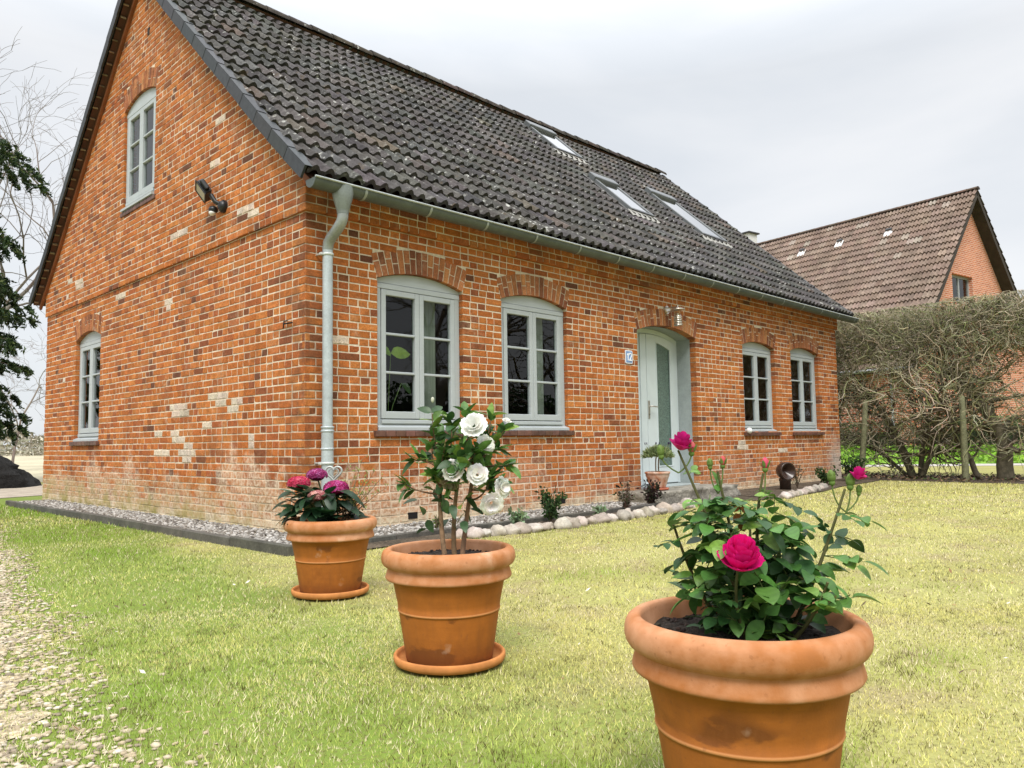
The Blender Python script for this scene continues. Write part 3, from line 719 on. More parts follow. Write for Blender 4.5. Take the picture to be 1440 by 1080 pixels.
for z in (gz-.60, .70):
    br = MB(); rr = .052 if z > 1.1 else .060; br.lathe([(rr, -.012), (rr+.004, -.010), (rr+.004, .010), (rr, .012)], 20, (.6, .64, .63), (DPX-.011, py, z)); br.tube([(DPX-.075, py+.02, z), (DPX-.075, .0, z)], .008, 6, (.5, .5, .5))
    br.box((DPX-.09, py-.012, z-.012), (DPX-.062, py+.03, z+.012), (.6, .62, .62), bev=.003); br.build('pipe_bracket', ZINC, dpo)

# things inside the windows
for (xa, xb, lab) in ((1.60, 1.78, 'grey green curtain hanging behind the right sash of the window beside the downpipe'), (3.36, 3.56, 'grey green curtain hanging in the second window from the downpipe')):
    cu_ = MB(); V = []; k = 16
    for i in range(k+1):
        u = xa+(xb-xa)*i/k
        for z in (1.05, 2.5): V.append((u, .24+.016*math.sin(i*2.1), z))
    cu_.add(V, [(2*i, 2*i+2, 2*i+3, 2*i+1) for i in range(k)], (1, 1, 1), True); tag(cu_.build('curtain', CURTM), lab, 'curtain')
hp = thing('houseplant', 'indoor plant with one big bright leaf behind the left sash of the first front window', 'plant', (1.16, .30, 1.0))
mb = MB()
for (x, y, z) in ((.03, -.02, .83), (-.18, 0, .5), (.2, .02, .52), (-.05, .05, .6)): mb.tube([(0, 0, .05), (x*.4, y*.5, z*.55), (x, y, z)], .005, 5, (.18, .28, .08))
mb.build('stem', LEAFM, hp)
mb = MB()
mb.leaf((.03, -.02, .83), (.9, -.25, .1), (-.3, -.9, .5), .24, .16, (.30, .45, .05), .1, .2); mb.leaf((.03, -.02, .83), (-.8, -.3, .25), (.2, -.9, .5), .15, .12, (.26, .42, .05), .1, .2)
for (x, y, z) in ((-.18, 0, .5), (.2, .02, .52), (-.05, .05, .6)): mb.leaf((x, y, z), (x*3, -.4, -.6), (0, -.8, .5), .16, .10, (.05, .10, .03))
mb.build('foliage', LEAFM, hp)
mb = MB(); mb.lathe([(.0, 0), (.06, 0), (.085, .13), (.075, .13), (.07, .1), (0, .1)], 20, (.35, .32, .28), (0, 0, -.02)); mb.build('planter', ENAMEL, hp)

# ------------------------------------------------------------------ ground
def vnoise(x, y, f, seed):
    """cheap smooth value noise on arrays, about 0..1"""
    xi = np.floor(x*f).astype(np.int64); yi = np.floor(y*f).astype(np.int64); xf = x*f-xi; yf = y*f-yi
    xf = xf*xf*(3-2*xf); yf = yf*yf*(3-2*yf)
    def h(a, b):
        q = np.sin(a*127.1+b*311.7+seed*74.7)*43758.5453; return q-np.floor(q)
    return (h(xi, yi)*(1-xf)+h(xi+1, yi)*xf)*(1-yf)+(h(xi, yi+1)*(1-xf)+h(xi+1, yi+1)*xf)*yf
def path_edge(y): y = np.asarray(y, float); return np.interp(y, [-9, -4.1, -3.5, -2, -.7, 1, 4, 7.5, 10], [-3.36, -3.02, -2.94, -2.72, -2.48, -2.2, -1.7, -1.05, -.65])+.05*np.sin(y*2.3)+.03*np.sin(y*5.7+1)
def lawn_base(t, src, tcn, b):
    src = nmix(t, src, nz_mask(t, tcn, .9, .35, .65), (.34, .33, .115)); src = nmix(t, src, nz_mask(t, tcn, 2.7, .5, .68), (.28, .235, .11))
    sp_ = t.nodes.new('ShaderNodeSeparateXYZ'); t.links.new(tcn.outputs['Object'], sp_.inputs[0])
    dpath = nmath(t, 'ADD', nmath(t, 'SUBTRACT', sp_.outputs['X'], nmath(t, 'MULTIPLY', sp_.outputs['Y'], .17)), nmath(t, 'MULTIPLY', nz_mask(t, tcn, 1.1, .3, .7), .9))
    src = nmix(t, src, nmath(t, 'MULTIPLY', nrange(t, dpath, -.10, -.95), .85), (.120, .195, .018))
    src = nmix(t, src, nz_mask(t, tcn, 45, .48, .75), (.13, .115, .04)); return src
LAWNM = mat('lawn', (.255, .245, .072), .95, [(60, .7, 1.3)], (90, .6, .01), extra=lawn_base)
mb = MB(); G = 40; gx_ = np.linspace(-600, 600, G+1)
mb.add([(x, y, 0) for y in gx_ for x in gx_], [(j*(G+1)+i, j*(G+1)+i+1, (j+1)*(G+1)+i+1, (j+1)*(G+1)+i) for j in range(G) for i in range(G)])
tag(mb.build('ground', LAWNM), kind='structure')
GRAVM = mat('gravel_bed', (.40, .33, .21), .95, [(25, .6, 1.4), (90, .6, 1.4)], (70, .9, .012))
mb = MB(); yy = np.linspace(-9, 9.5, 700); ee = path_edge(yy)-.16+.16*(vnoise(yy*4, yy*0, 1, 8)-.5)*2+.10*(vnoise(yy*13, yy*0, 1, 4)-.5)*2
mb.add([p for y, x in zip(yy, ee) for p in ((x, y, .004), (-6.5, y, .004))], [(2*i, 2*i+1, 2*i+3, 2*i+2) for i in range(len(yy)-1)])
tag(mb.build('gravel_path', GRAVM), kind='structure')
mb = MB(); mb.add([(-40, 9.2, .008), (-1.3, 9.6, .008), (.6, 10.2, .008), (30, 11.5, .008), (30, 15.5, .008), (-40, 14.5, .008)], [(0, 1, 2, 3, 4, 5)], (1, 1, 1))
tag(mb.build('driveway', mat('driveway_grit', (.33, .28, .22), .95, [(3, .8, 1.2), (40, .8, 1.2)], (60, .5, .01))), kind='structure')
mb = MB(); mb.add([(-300, 15.6, .004), (90, 17.5, .004), (200, 500, .004), (-300, 500, .004)], [(0, 1, 2, 3)])
tag(mb.build('field', mat('dry_field', (.40, .36, .25), .95, [(.2, .8, 1.2), (4, .8, 1.2)])), kind='structure')
ICO = bmesh.new(); bmesh.ops.create_icosphere(ICO, subdivisions=1, radius=1); ICO.verts.index_update()
IV = np.array([v.co[:] for v in ICO.verts]); IF = np.array([[v.index for v in f.verts] for f in ICO.faces]); ICO.free()
def scatter(name, pos, scl, cols, matl, smooth=True):
    n = len(pos); rot = rng.uniform(0, 2*PI, n); cr, sr = np.cos(rot), np.sin(rot)
    V = IV[None]*(1+rng.uniform(-.22, .22, (n, len(IV), 1))); V = V*scl[:, None, :]
    X = V[..., 0]*cr[:, None]-V[..., 1]*sr[:, None]; Y = V[..., 0]*sr[:, None]+V[..., 1]*cr[:, None]
    V = np.stack([X, Y, V[..., 2]], -1)+pos[:, None, :]
    F = IF[None]+(np.arange(n)*len(IV))[:, None, None]
    return np_mesh(name, V.reshape(-1, 3), F.reshape(-1, 3), np.repeat(cols, len(IF), axis=0), matl, smooth)
def palette(n, pal, var=.15):
    c = np.array([p for p, _ in pal]); w_ = np.array([q for _, q in pal], float); idx = rng.choice(len(pal), n, p=w_/w_.sum())
    return np.clip(c[idx]*(1+rng.uniform(-var, var, (n, 1))), 0, 1)
# stones of the gravel path
n = 78000; y = rng.uniform(-5.4, 6.0, n); t = rng.random(n)**1.1; x = path_edge(y)+.22-t*2.1+rng.normal(0, .09, n)
keep = rng.random(n) < np.clip((path_edge(y)+.25-x)/.45, .03, 1)*(.75+.25*(vnoise(x, y, 2.6, 3) > .35)); x, y = x[keep], y[keep]; n = len(x)
s = rng.uniform(.005, .0135, n)*rng.uniform(.8, 1.25, n); pos = np.stack([x, y, np.full(n, .003)], 1)
scatter_o = scatter('gravel', pos, np.stack([s*rng.uniform(.9, 1.6, n), s, s*.42], 1), palette(n, [((.46, .39, .28), 6), ((.37, .30, .20), 4), ((.56, .50, .41), 2), ((.24, .195, .14), 2)]), STONEM)
tag(scatter_o, kind='stuff')
# pebble strip round the house
mb = MB(); mb.box((-.55, -.72, -.05), (-.002, 7.75, .045)); mb.box((-.0, -.72, -.05), (4.65, -.002, .045))
tag(mb.build('pebble_strip_bed', GRAVM), kind='structure')
n1, n2 = 5200, 3600
px = np.concatenate([rng.uniform(-.53, -.01, n1), rng.uniform(-.5, 4.6, n2)]); pyy = np.concatenate([rng.uniform(-.7, 7.7, n1), rng.uniform(-.70, -.01, n2)]); n = n1+n2
s = rng.uniform(.009, .022, n)
tag(scatter('pebbles', np.stack([px, pyy, .048+rng.uniform(0, .012, n)], 1), np.stack([s*1.3, s, s*.75], 1), palette(n, [((.30, .285, .26), 5), ((.20, .18, .155), 4), ((.46, .44, .41), 3), ((.10, .09, .08), 2)]), STONEM), kind='stuff')
# concrete kerbs
kb = MB(); y = -.80; 
while y < 7.7:
    kb.box((-.62+random.uniform(-.004, .004), y, -.1), (-.555, min(y+.995, 7.8), .082+random.uniform(-.006, .006)), jit((1, 1, 1), .12), bev=.008); y += 1.0
tag(kb.build('concrete_kerb', CONC), 'low dark concrete kerb holding the pebbles along the gable wall', 'kerb')
kb = MB(); x = -.55
while x < 4.6:
    kb.box((x, -.80+random.uniform(-.004, .004), -.1), (min(x+.995, 4.65), -.735, .075+random.uniform(-.006, .006)), jit((.9, .9, .9), .12), bev=.008); x += 1.0
tag(kb.build('concrete_kerb', CONC), 'low dark concrete kerb between the pebbles and the soil bed under the front windows', 'kerb')
# soil bed in front of the house
def stone_line(t):
    pts = [(-.45, -1.02), (.1, -1.0), (.9, -1.02), (1.55, -1.16), (2.2, -1.24), (3.1, -1.2), (4.0, -1.16), (4.75, -1.02), (5.15, -.85)]
    t *= len(pts)-1; i = min(int(t), len(pts)-2); f = t-i; return pts[i][0]+(pts[i+1][0]-pts[i][0])*f, pts[i][1]+(pts[i+1][1]-pts[i][1])*f
mb = MB(); V = []
for i in range(41):
    x, y = stone_line(i/40); V += [(x, y, .012), (x, -.78, .03)]
mb.add(V, [(2*i, 2*i+2, 2*i+3, 2*i+1) for i in range(40)])
mb.add([(6.95, -1.25, .012), (8.6, -1.15, .012), (9.9, -.9, .012), (12.3, -.75, .012), (12.3, -.003, .03), (6.95, -.003, .03)], [(0, 1, 2, 3, 4, 5)])
mb.add([(5.05, -.9, .010), (7.0, -1.25, .010), (7.0, -.4, .012), (4.6, -.4, .012)], [(0, 1, 2, 3)])
tag(mb.build('flower_bed', BEDM), kind='structure')
# field stones edging the bed, each one its own object
STP = [((.40, .345, .29), 4), ((.33, .28, .23), 3), ((.47, .42, .37), 3), ((.28, .25, .215), 2)]
line = [stone_line(t) for t in np.linspace(.27, 1, 31)]
far = [(7.0+(i/21)*2.6+.0, -1.28+.02*i+(.012*max(0, i-12))) for i in range(22)]
base = []
for k in range(6):
    m_ = MB(); m_.blob((0, 0, 0), (.095, .08, .075), (1, 1, 1), k+2, .34, 14, 10); base.append(m_)
def edging(x, y, k, big, label, grp):
    m_ = MB(); src = base[k % 6]; c_ = jit(pick(STP), .1); m_.v = list(src.v); m_.f = src.f; m_.c = [c_]*len(src.f); m_.s = src.s
    o = m_.build('edging_stone', STONEM); o.location = (x, y, .028); o.rotation_euler = (random.uniform(-.2, .2), random.uniform(-.2, .2), random.uniform(0, 6)); sc_ = random.uniform(.72, 1.22)*big
    o.scale = (sc_*random.uniform(.9, 1.2), sc_, sc_*random.uniform(.75, 1.05)); tag(o, label, 'stone', grp)
for k, (x, y) in enumerate(line): edging(x+random.uniform(-.03, .03), y+random.uniform(-.03, .03), k, .95, 'rounded pale field stone in the row edging the soil bed left of the doorstep', 'stones edging the bed left of the doorstep')
for k, (x, y) in enumerate(far): edging(x, y, k+3, .85, 'rounded pale field stone in the row edging the bed right of the doorstep', 'stones edging the bed right of the doorstep')
edging(-.28, -.98, 1, 1.05, 'pale field stone lying alone on the lawn between the two rear pots', None)
# doorstep of rough stone
ds = MB()
def rough_box(mbx, a_, b_, nx, ny, nz_, amp, seed):
    bm = bmesh.new(); bmesh.ops.create_cube(bm, size=1); bmesh.ops.subdivide_edges(bm, edges=bm.edges, cuts=6, use_grid_fill=True)
    for v in bm.verts:
        q = Vector(v.co); k = mnoise.noise(q*3+Vector((seed, 0, 0)))*amp+mnoise.noise(q*9+Vector((0, seed, 0)))*amp*.5
        c_ = Vector((a_[0]+(q.x+.5)*(b_[0]-a_[0]), a_[1]+(q.y+.5)*(b_[1]-a_[1]), a_[2]+(q.z+.5)*(b_[2]-a_[2])))
        v.co = c_+Vector((q.x, q.y, q.z*.5))*k*2
    bm.verts.index_update(); mbx.add([v.co[:] for v in bm.verts], [[v.index for v in f.verts] for f in bm.faces], (1, 1, 1), True); bm.free()
rough_box(ds, (4.75, -.58, -.05), (5.9, -.012, .185), 6, 6, 6, .03, 1); rough_box(ds, (5.92, -.56, -.05), (7.0, -.012, .185), 6, 6, 6, .03, 4)
tag(ds.build('doorstep', ROUGHST), 'rough grey stone step in front of the pale door', 'doorstep')
ds = MB(); ds.box((5.3, -.011, .1), (6.82, .42, .195), bev=.006); ds.build('threshold', PLASTER, house)

# ------------------------------------------------------------------ terracotta pots
def clay(t, src, tcn, b):
    s = t.nodes.new('ShaderNodeSeparateXYZ'); t.links.new(tcn.outputs['Object'], s.inputs[0])
    bloom = nz_mask(t, tcn, 5, .42, .66); fine = nz_mask(t, tcn, 22, .35, .65)
    up = nrange(t, s.outputs['Z'], .334, .342)
    src = nmix(t, src, nmath(t, 'MULTIPLY', up, nmath(t, 'ADD', nmath(t, 'MULTIPLY', nmath(t, 'ADD', nmath(t, 'MULTIPLY', bloom, .65), nmath(t, 'MULTIPLY', fine, .35)), .75), .12)), (.62, .335, .195))
    blot = nmath(t, 'MULTIPLY', nz_mask(t, tcn, 1, .53, .57, 6, (5, 5, 9)), nz_mask(t, tcn, 1, .43, .52, 2, (3.5, 3.5, 5))); low = nrange(t, s.outputs['Z'], .33, .30)
    src = nmix(t, src, nmath(t, 'MULTIPLY', nmath(t, 'MULTIPLY', blot, low), .75), (.13, .040, .009))
    streak = nz_mask(t, tcn, 9, .48, .75, 4, (6, 6, .35)); src = nmix(t, src, nmath(t, 'MULTIPLY', nmath(t, 'MULTIPLY', streak, low), .35), (.24, .085, .02))
    damp = nrange(t, nmath(t, 'ADD', s.outputs['Z'], nmath(t, 'MULTIPLY', fine, .05)), .17, .05); src = nmix(t, src, nmath(t, 'MULTIPLY', damp, .55), (.15, .046, .010))
    worn = nmath(t, 'MULTIPLY', nrange(t, s.outputs['Z'], .2075, .2105), nrange(t, s.outputs['Z'], .2185, .216)); src = nmix(t, src, nmath(t, 'MULTIPLY', worn, .6), (.55, .26, .10))
    src = nmix(t, src, nmath(t, 'MULTIPLY', nmath(t, 'MULTIPLY', up, nz_mask(t, tcn, 1, .52, .66, 6, (4, 4, 9))), .5), (.36, .12, .03))
    grit = nz_mask(t, tcn, 70, .63, .72, 3); src = nmix(t, src, nmath(t, 'MULTIPLY', grit, .35), (.20, .075, .025))
    lime = nz_mask(t, tcn, 10, .66, .74, 7); src = nmix(t, src, nmath(t, 'MULTIPLY', lime, .30), (.62, .46, .33))
    return src
CLAY = mat('terracotta', None, .72, [(16, .88, 1.1), ((3, 3, 60), .95, 1.04)], (150, .25, .002), spec=.28, extra=clay)
def pot(loc, label, rz, tint=(.35, .112, .016)):
    p = thing('terracotta_pot', label, 'flower pot', loc, rz, 'large terracotta pots on the lawn'); p.scale = (.965, .965, .94 if loc[1] > -3 else .965) if loc[1] > -5 else (.985, .985, .985)
    m_ = MB()
    prof = [(0, .012), (.165, .012), (.176, .014), (.1785, .022)]
    prof += [(.1785+(.206-.1785)*t, .022+(.195-.022)*t) for t in (.25, .5, .75, .975)]
    prof += [(.2068, .1985), (.2098, .1995), (.2112, .2025), (.2105, .206), (.2085, .2075)]
    prof += [(.2075+(.231-.2075)*t, .2105+(.318-.2105)*t) for t in (.25, .5, .75, 1)]
    prof += [(.246, .3195), (.2575, .323), (.2605, .328), (.2595, .334), (.2560, .345), (.2525, .356), (.2505, .3645), (.2515, .3675), (.259, .370), (.268, .376), (.2745, .386), (.277, .398), (.2765, .410), (.274, .420), (.269, .429), (.260, .4355), (.250, .4385), (.242, .438), (.237, .434), (.2345, .426), (.2325, .412), (.222, .36), (.216, .30)]
    m_.lathe([(r_, z_*1.05) for r_, z_ in prof], 96, tint, wob=.004); b_ = m_.build('pot_body', CLAY, p)
    m_ = MB(); V = [(0, 0, .405)]; NR, NT = 12, 48
    for i in range(1, NR+1):
        r = .231*i/NR
        for k in range(NT):
            q = 2*PI*k/NT; v_ = Vector((r*math.cos(q), r*math.sin(q), 0)); z = .400+.012*(1-(i/NR)**2)+.011*mnoise.noise(v_*22+Vector((loc[0], 0, 0)))+.008*mnoise.noise(v_*60)
            V.append((v_.x, v_.y, z))
    F = [(0, 1+k, 1+(k+1) % NT) for k in range(NT)]+[(1+i*NT+k, 1+(i+1)*NT+k, 1+(i+1)*NT+(k+1) % NT, 1+i*NT+(k+1) % NT) for i in range(NR-1) for k in range(NT)]
    m_.add(V, F, (1, 1, 1), True)
    for _ in range(240):
        q = random.uniform(0, 2*PI); r = .215*math.sqrt(random.random()); s_ = random.uniform(.003, .009)
        m_.blob((r*math.cos(q), r*math.sin(q), .405), (s_*1.2, s_, s_*.8), jit((1.1, 1, 1), .5), random.randint(0, 99), .5, 5, 4, q)
    o = m_.build('soil', SOILM, p); o.location.z = .012
    return p
def saucer(loc, label):
    m_ = MB(); m_.lathe([(0, .003), (.205, .003), (.216, .008), (.221, .020), (.221, .034), (.216, .040), (.208, .038), (.204, .028), (.200, .014), (0, .0115)], 80, (.52, .21, .065), wob=.004)
    o = m_.build('pot_saucer', SAUC); o.location = loc; tag(o, label, 'saucer'); return o
SAUC = mat('saucer_clay', None, .8, [(6, .8, 1.15), (25, .9, 1.1)], (150, .3, .002), spec=.2)
P1, P2, P3 = (-1.252, -2.419, 0), (-1.711, -4.005, 0), (-2.108, -5.499, .012)
pot((P1[0], P1[1], .012), 'large terracotta pot of hydrangeas nearest the corner of the house', .4)
pot((P2[0], P2[1], .012), 'middle of three terracotta pots, on its saucer, holding a white flowering camellia', 2.1)
pot((P3[0], P3[1], .012), 'largest looking terracotta pot in the foreground, planted with a magenta rose', 3.6, (.33, .105, .016))
saucer((P1[0], P1[1], .008), 'round terracotta saucer under the pot of hydrangeas'); saucer((P2[0], P2[1], .008), 'round terracotta saucer under the pot with the white camellia')

RV = Vector((_r.x, _r.y, 0)).normalized(); FV = Vector((_f.x, _f.y, 0)).normalized()
def LD(l, d, z): return RV*l+FV*d+Vector((0, 0, z))       # sideways, away, up - about a pot's centre
def bez(a, b, c_, n=8):
    a, b, c_ = Vector(a), Vector(b), Vector(c_); return [a*(1-t)**2+b*2*t*(1-t)+c_*t*t for t in [i/n for i in range(n+1)]]
def rvec(s=1): return Vector((random.gauss(0, s), random.gauss(0, s), random.gauss(0, s)))
def petals(mb_, c, ax, R, layers, col, seed, inner=.12, cup=1.0, ruff=.0):
    """layered rose-like bloom about axis ax"""
    ax = Vector(ax).normalized(); a = ax.orthogonal().normalized(); b = ax.cross(a); c = Vector(c)
    for li in range(layers):
        f = (li+1)/layers; n = 3+int(3*f); r_ = R*(inner+(1-inner)*f); open_ = .10+.9*f**1.6
        for k in range(n):
            q0 = 2*PI*(k+.37*li)/n+random.uniform(-.2, .2); w_ = 2*PI/n*.74; V = []; nu, nv = 6, 5; cc = jit(col, .12)
            for j in range(nv+1):
                t = j/nv; prof_r = r_*(.25+.75*math.sin(min(1, t*(.75+.25*f))*PI/2))*(1 if f < .95 else 1.0+.12*t); h = R*(1.05-.55*f*open_)*t*cup - R*.25*f*max(0, t-.75)*2
                for i in range(nu+1):
                    u = (i/nu-.5)*2; ang = q0+u*w_*math.sin(PI*(.18+.66*t)) ; rr = prof_r*(1+ruff*math.sin(u*7+li+k))*(1-.06*u*u)
                    V.append(c+(a*math.cos(ang)+b*math.sin(ang))*rr+ax*(h*(1-.10*abs(u)**3)+ruff*R*.5*math.sin(u*6+k)))
            F = [(j*(nu+1)+i, j*(nu+1)+i+1, (j+1)*(nu+1)+i+1, (j+1)*(nu+1)+i) for j in range(nv) for i in range(nu)]
            mb_.add(V, F, cc, True)

# ---- rose in the foreground pot
random.seed(21)
rose = thing('rose_bush', 'green rose bush with a magenta bloom and buds growing in the foreground pot', 'rose bush', (P3[0], P3[1], -.0337)); rose.scale = (1.064,)*3; rose.location += RV*.012
RG = [((.058, .150, .030), 40), ((.085, .20, .036), 28), ((.032, .088, .024), 26), ((.15, .27, .045), 9)]
stem = MB(); leaves = MB()
def compound(mb_, p, d, size, pal=RG, n=5, cast=None):
    d = Vector(d).normalized(); q_ = Vector(p)+d*(size*2.2)
    if q_.z < .53 and math.hypot(q_.x, q_.y) > .155: return
    if q_.z > .69: size *= .74
    side = d.cross(Vector((0, 0, 1))); side = side.normalized() if side.length > .01 else Vector((1, 0, 0)); up = side.cross(d)
    L_ = size*1.65; pts = [p+d*(L_*t)-Vector((0, 0, 1))*(.22*L_*t*t) for t in (0, .35, .7, 1)]
    stem.tube(pts, [.0014, .0012, .001, .0008], 4, (.12, .17, .05), False)
    c0_ = cast or pick(pal)
    spots = [(1.0, 0)]+[(.72, 1), (.72, -1)]+([(.36, 1), (.36, -1)] if n >= 5 else [])
    for (t, s) in spots:
        q = p+d*(L_*t)-Vector((0, 0, 1))*(.22*L_*t*t)
        dd = (d*(1 if s == 0 else .45)+side*(s*1.0)+rvec(.18)-Vector((0, 0, .18))).normalized(); uu = (up+rvec(.25))
        sz = size*(1.0 if s == 0 else .86)*random.uniform(.85, 1.12)
        mb_.leaf(q, dd, uu, sz, sz*random.uniform(.66, .82), jit(c0_, .22), random.uniform(.1, .35), random.uniform(.05, .4), 8)
canes = [((.01, -.02), (-.05, -.05, .58), (-.137, .02, .825)), ((.03, .0), (.0, .06, .55), (-.04, .06, .775)), ((.05, .02), (.02, .05, .6), (.06, .05, .77)),
         ((.07, .0), (.13, -.02, .50), (.222, .0, .735)), ((.0, -.04), (-.07, -.11, .48), (-.056, -.13, .587)), ((-.02, .02), (-.10, .06, .50), (-.15, .03, .66)),
         ((.06, .03), (.12, .08, .5), (.13, .06, .66)), ((-.01, .05), (-.03, .12, .5), (-.06, .14, .68)), ((.05, -.04), (.10, -.1, .46), (.12, -.14, .56)), ((.02, .06), (.05, .14, .5), (.06, .16, .68))]
tips = []
for (s0, m_, e_) in canes:
    pts = bez(LD(s0[0], s0[1], .40), LD(*m_), LD(*e_), 9); stem.tube(pts, list(np.linspace(.0055, .0026, 10)), 6, jit((.10, .10, .035), .2), True); tips.append(pts)
    for k in range(2, 9):
        if random.random() < .15: continue
        for rep in range(2 if 1 < k < 7 else 1):
            out_ = Vector((pts[k].x, pts[k].y, 0)); out_ = out_.normalized() if out_.length > .01 else Vector((1, 0, 0))
            d = (out_*.5+rvec(.75)+Vector((0, 0, .15))); d.z = abs(d.z)*.4-.05
            compound(leaves, pts[k], d, random.uniform(.036, .052) if k < 7 else .032)
# filler foliage of the side shoots
for _ in range(88):
    th = random.uniform(0, 2*PI); z = random.uniform(.475, .735); rr = (.07 if z < .53 else .115)*math.sqrt(random.random())
    p = LD(rr*math.cos(th)*1.05-.005, rr*math.sin(th), z); d = Vector((p.x, p.y, 0))*4+rvec(.5); d.z = random.uniform(-.35, .3)
    compound(leaves, p-d.normalized()*.035, d, random.uniform(.040, .058))
for (l, d_, z, ang) in ((-.05, -.14, .50, -.6), (.03, -.15, .47, .1), (.12, -.10, .56, 1.0), (-.11, -.08, .53, -1.3)):
    dd = RV*math.sin(ang)-FV*math.cos(ang)+Vector((0, 0, -.25)); compound(leaves, LD(l*.6, d_*.6, z+.03), dd, .052, n=3)
for (l, d_, z) in ((.02, .02, .70), (.05, -.02, .72), (.0, .05, .71)):
    compound(leaves, LD(l, d_, z), rvec(1)+Vector((0, 0, .6)), .034, cast=(.16, .27, .04) if l != .0 else (.27, .10, .035))
for k, a_ in ((4, .6), (6, -.8), (7, .9), (8, -.5), (5, 1.6)):
    compound(leaves, tips[3][k], RV*math.cos(a_)+FV*math.sin(a_)*.5+Vector((0, 0, -.05)), .040, n=3)
stem.build('stem', LEAFMATT, rose); leaves.build('foliage', LEAFM, rose)
MAG = (.74, .010, .22)
f = MB(); petals(f, LD(-.056, -.14, .590), LD(.0, -.5, 1), .041, 7, MAG, 1, .2, 1.75, .05); f.build('flower', PETALM, rose)
def bud(par, c, ax, s, col, openness=.3, nm='bud'):
    ax = Vector(ax).normalized(); a = ax.orthogonal().normalized(); b = ax.cross(a); c = Vector(c); m_ = MB()
    n = 10; prof_ = [(.2, -.1), (.55, .1), (.62, .45), (.5, .8), (.25, 1.05), (.05, 1.15)]
    V = [c+(a*math.cos(2*PI*k/n)+b*math.sin(2*PI*k/n))*(r*s*(1+.08*(k % 2)))+ax*(h*s*1.5) for r, h in prof_ for k in range(n)]
    m_.add(V, [(i*n+k, i*n+(k+1) % n, (i+1)*n+(k+1) % n, (i+1)*n+k) for i in range(5) for k in range(n)], (.16, .24, .06) if openness < .2 else col, True)
    o = m_.build(nm, PETALM, par); g = MB(); GC = (.15, .24, .055)
    g.blob(c-ax*s*.25, (s*.5, s*.5, s*.5), GC, 1, .05, 8, 6)
    for k in range(5):
        q = 2*PI*k/5; o_ = a*math.cos(q)+b*math.sin(q); g.leaf(c+o_*s*.45-ax*s*.05, ax*1.0+o_*(.15+openness), o_, s*(1.5 if openness < .5 else 1.2), s*.62, jit(GC, .15), -.2, .1, 4)
    g.build('sepal', LEAFMATT, par)
tp = tips[0][-1]
fm = MB(); petals(fm, tp+LD(.004, 0, .002), LD(.25, -.3, 1), .025, 4, (.50, .012, .17), 5, .3, 1.6); fm.build('flower', PETALM, rose)
def side_bud(root, l, z, s, col, op, dz=0):
    sx = MB(); e_ = root+RV*l+Vector((0, 0, z)); sx.tube(bez(root-Vector((0, 0, .05)), root+RV*l+Vector((0, 0, -.03)), e_, 5), .0018, 5, (.14, .20, .06)); sx.build('flower_stalk', LEAFMATT, rose); bud(rose, e_, RV*l*3+Vector((0, 0, 1)), s, col, op)
side_bud(tp, -.038, -.01, .0135, (.2, .3, .08), .1); side_bud(tp, .030, -.004, .0135, (.55, .12, .12), .35)
tb = tips[1][-1]; side_bud(tb, .012, .015, .012, (.55, .10, .10), .3); side_bud(tb, -.017, .012, .011, (.2, .3, .08), .1)
tcx = tips[2][-1]; side_bud(tcx, .005, .012, .014, (.62, .09, .15), .4)
td = tips[3][-1]; side_bud(td, -.028, .018, .0145, (.2, .3, .08), .1); side_bud(td, .012, .008, .0155, (.2, .3, .08), .12); side_bud(td, .030, -.008, .010, (.2, .3, .08), .1)
fm = MB(); petals(fm, td+LD(.024, -.01, .022), LD(.25, -.2, 1), .0175, 3, (.55, .012, .19), 9, .35, 1.6); fm.build('flower', PETALM, rose)

# ---- camellia in the middle pot
random.seed(5)
cam_ = thing('camellia', 'glossy leaved camellia with white blooms growing in the middle pot', 'camellia', (P2[0], P2[1], 0))
st = MB(); lf_ = MB(); CG = [((.060, .140, .028), 42), ((.095, .20, .038), 32), ((.03, .075, .02), 20), ((.16, .26, .045), 14)]
def px2(px_, py_, d=0.0, dep=3.16): return LD((px_-629.5)/1095*dep, d, .8697-(py_-620.5)/1095*dep)
def shoot(pts, r0, r1, leafy, ls=.074):
    st.tube(pts, list(np.linspace(r0, r1, len(pts))), 6, jit((.17, .10, .055), .15))
    n = len(pts)
    for k in range(n):
        if k/(n-1) < 1-leafy: continue
        reps = 2 if k < n-1 else 3
        for _ in range(reps):
            t = pts[min(k+1, n-1)]-pts[max(k-1, 0)]; d = t.normalized()*.55+rvec(.6); d.z = d.z*.6+.1
            lf_.leaf(pts[k], d, Vector((0, 0, 1))+rvec(.35), ls*random.uniform(.75, 1.15), ls*.46, jit(pick(CG), .2), random.uniform(.15, .5), random.uniform(-.05, .3), 6)
B0 = LD(-.015, 0, .40); B1 = LD(.05, .02, .40); B2 = LD(.02, .03, .40)
T1 = bez(B0, px2(612, 690), px2(622, 660), 8); T2 = bez(B1, px2(655, 710, .02), px2(665, 660, .02), 8); T3 = bez(B2, px2(632, 720, .03), px2(645, 660, .05), 8)
for T in (T1, T2, T3): st.tube(T, list(np.linspace(.0105, .007, 9)), 8, jit((.22, .14, .08), .1))
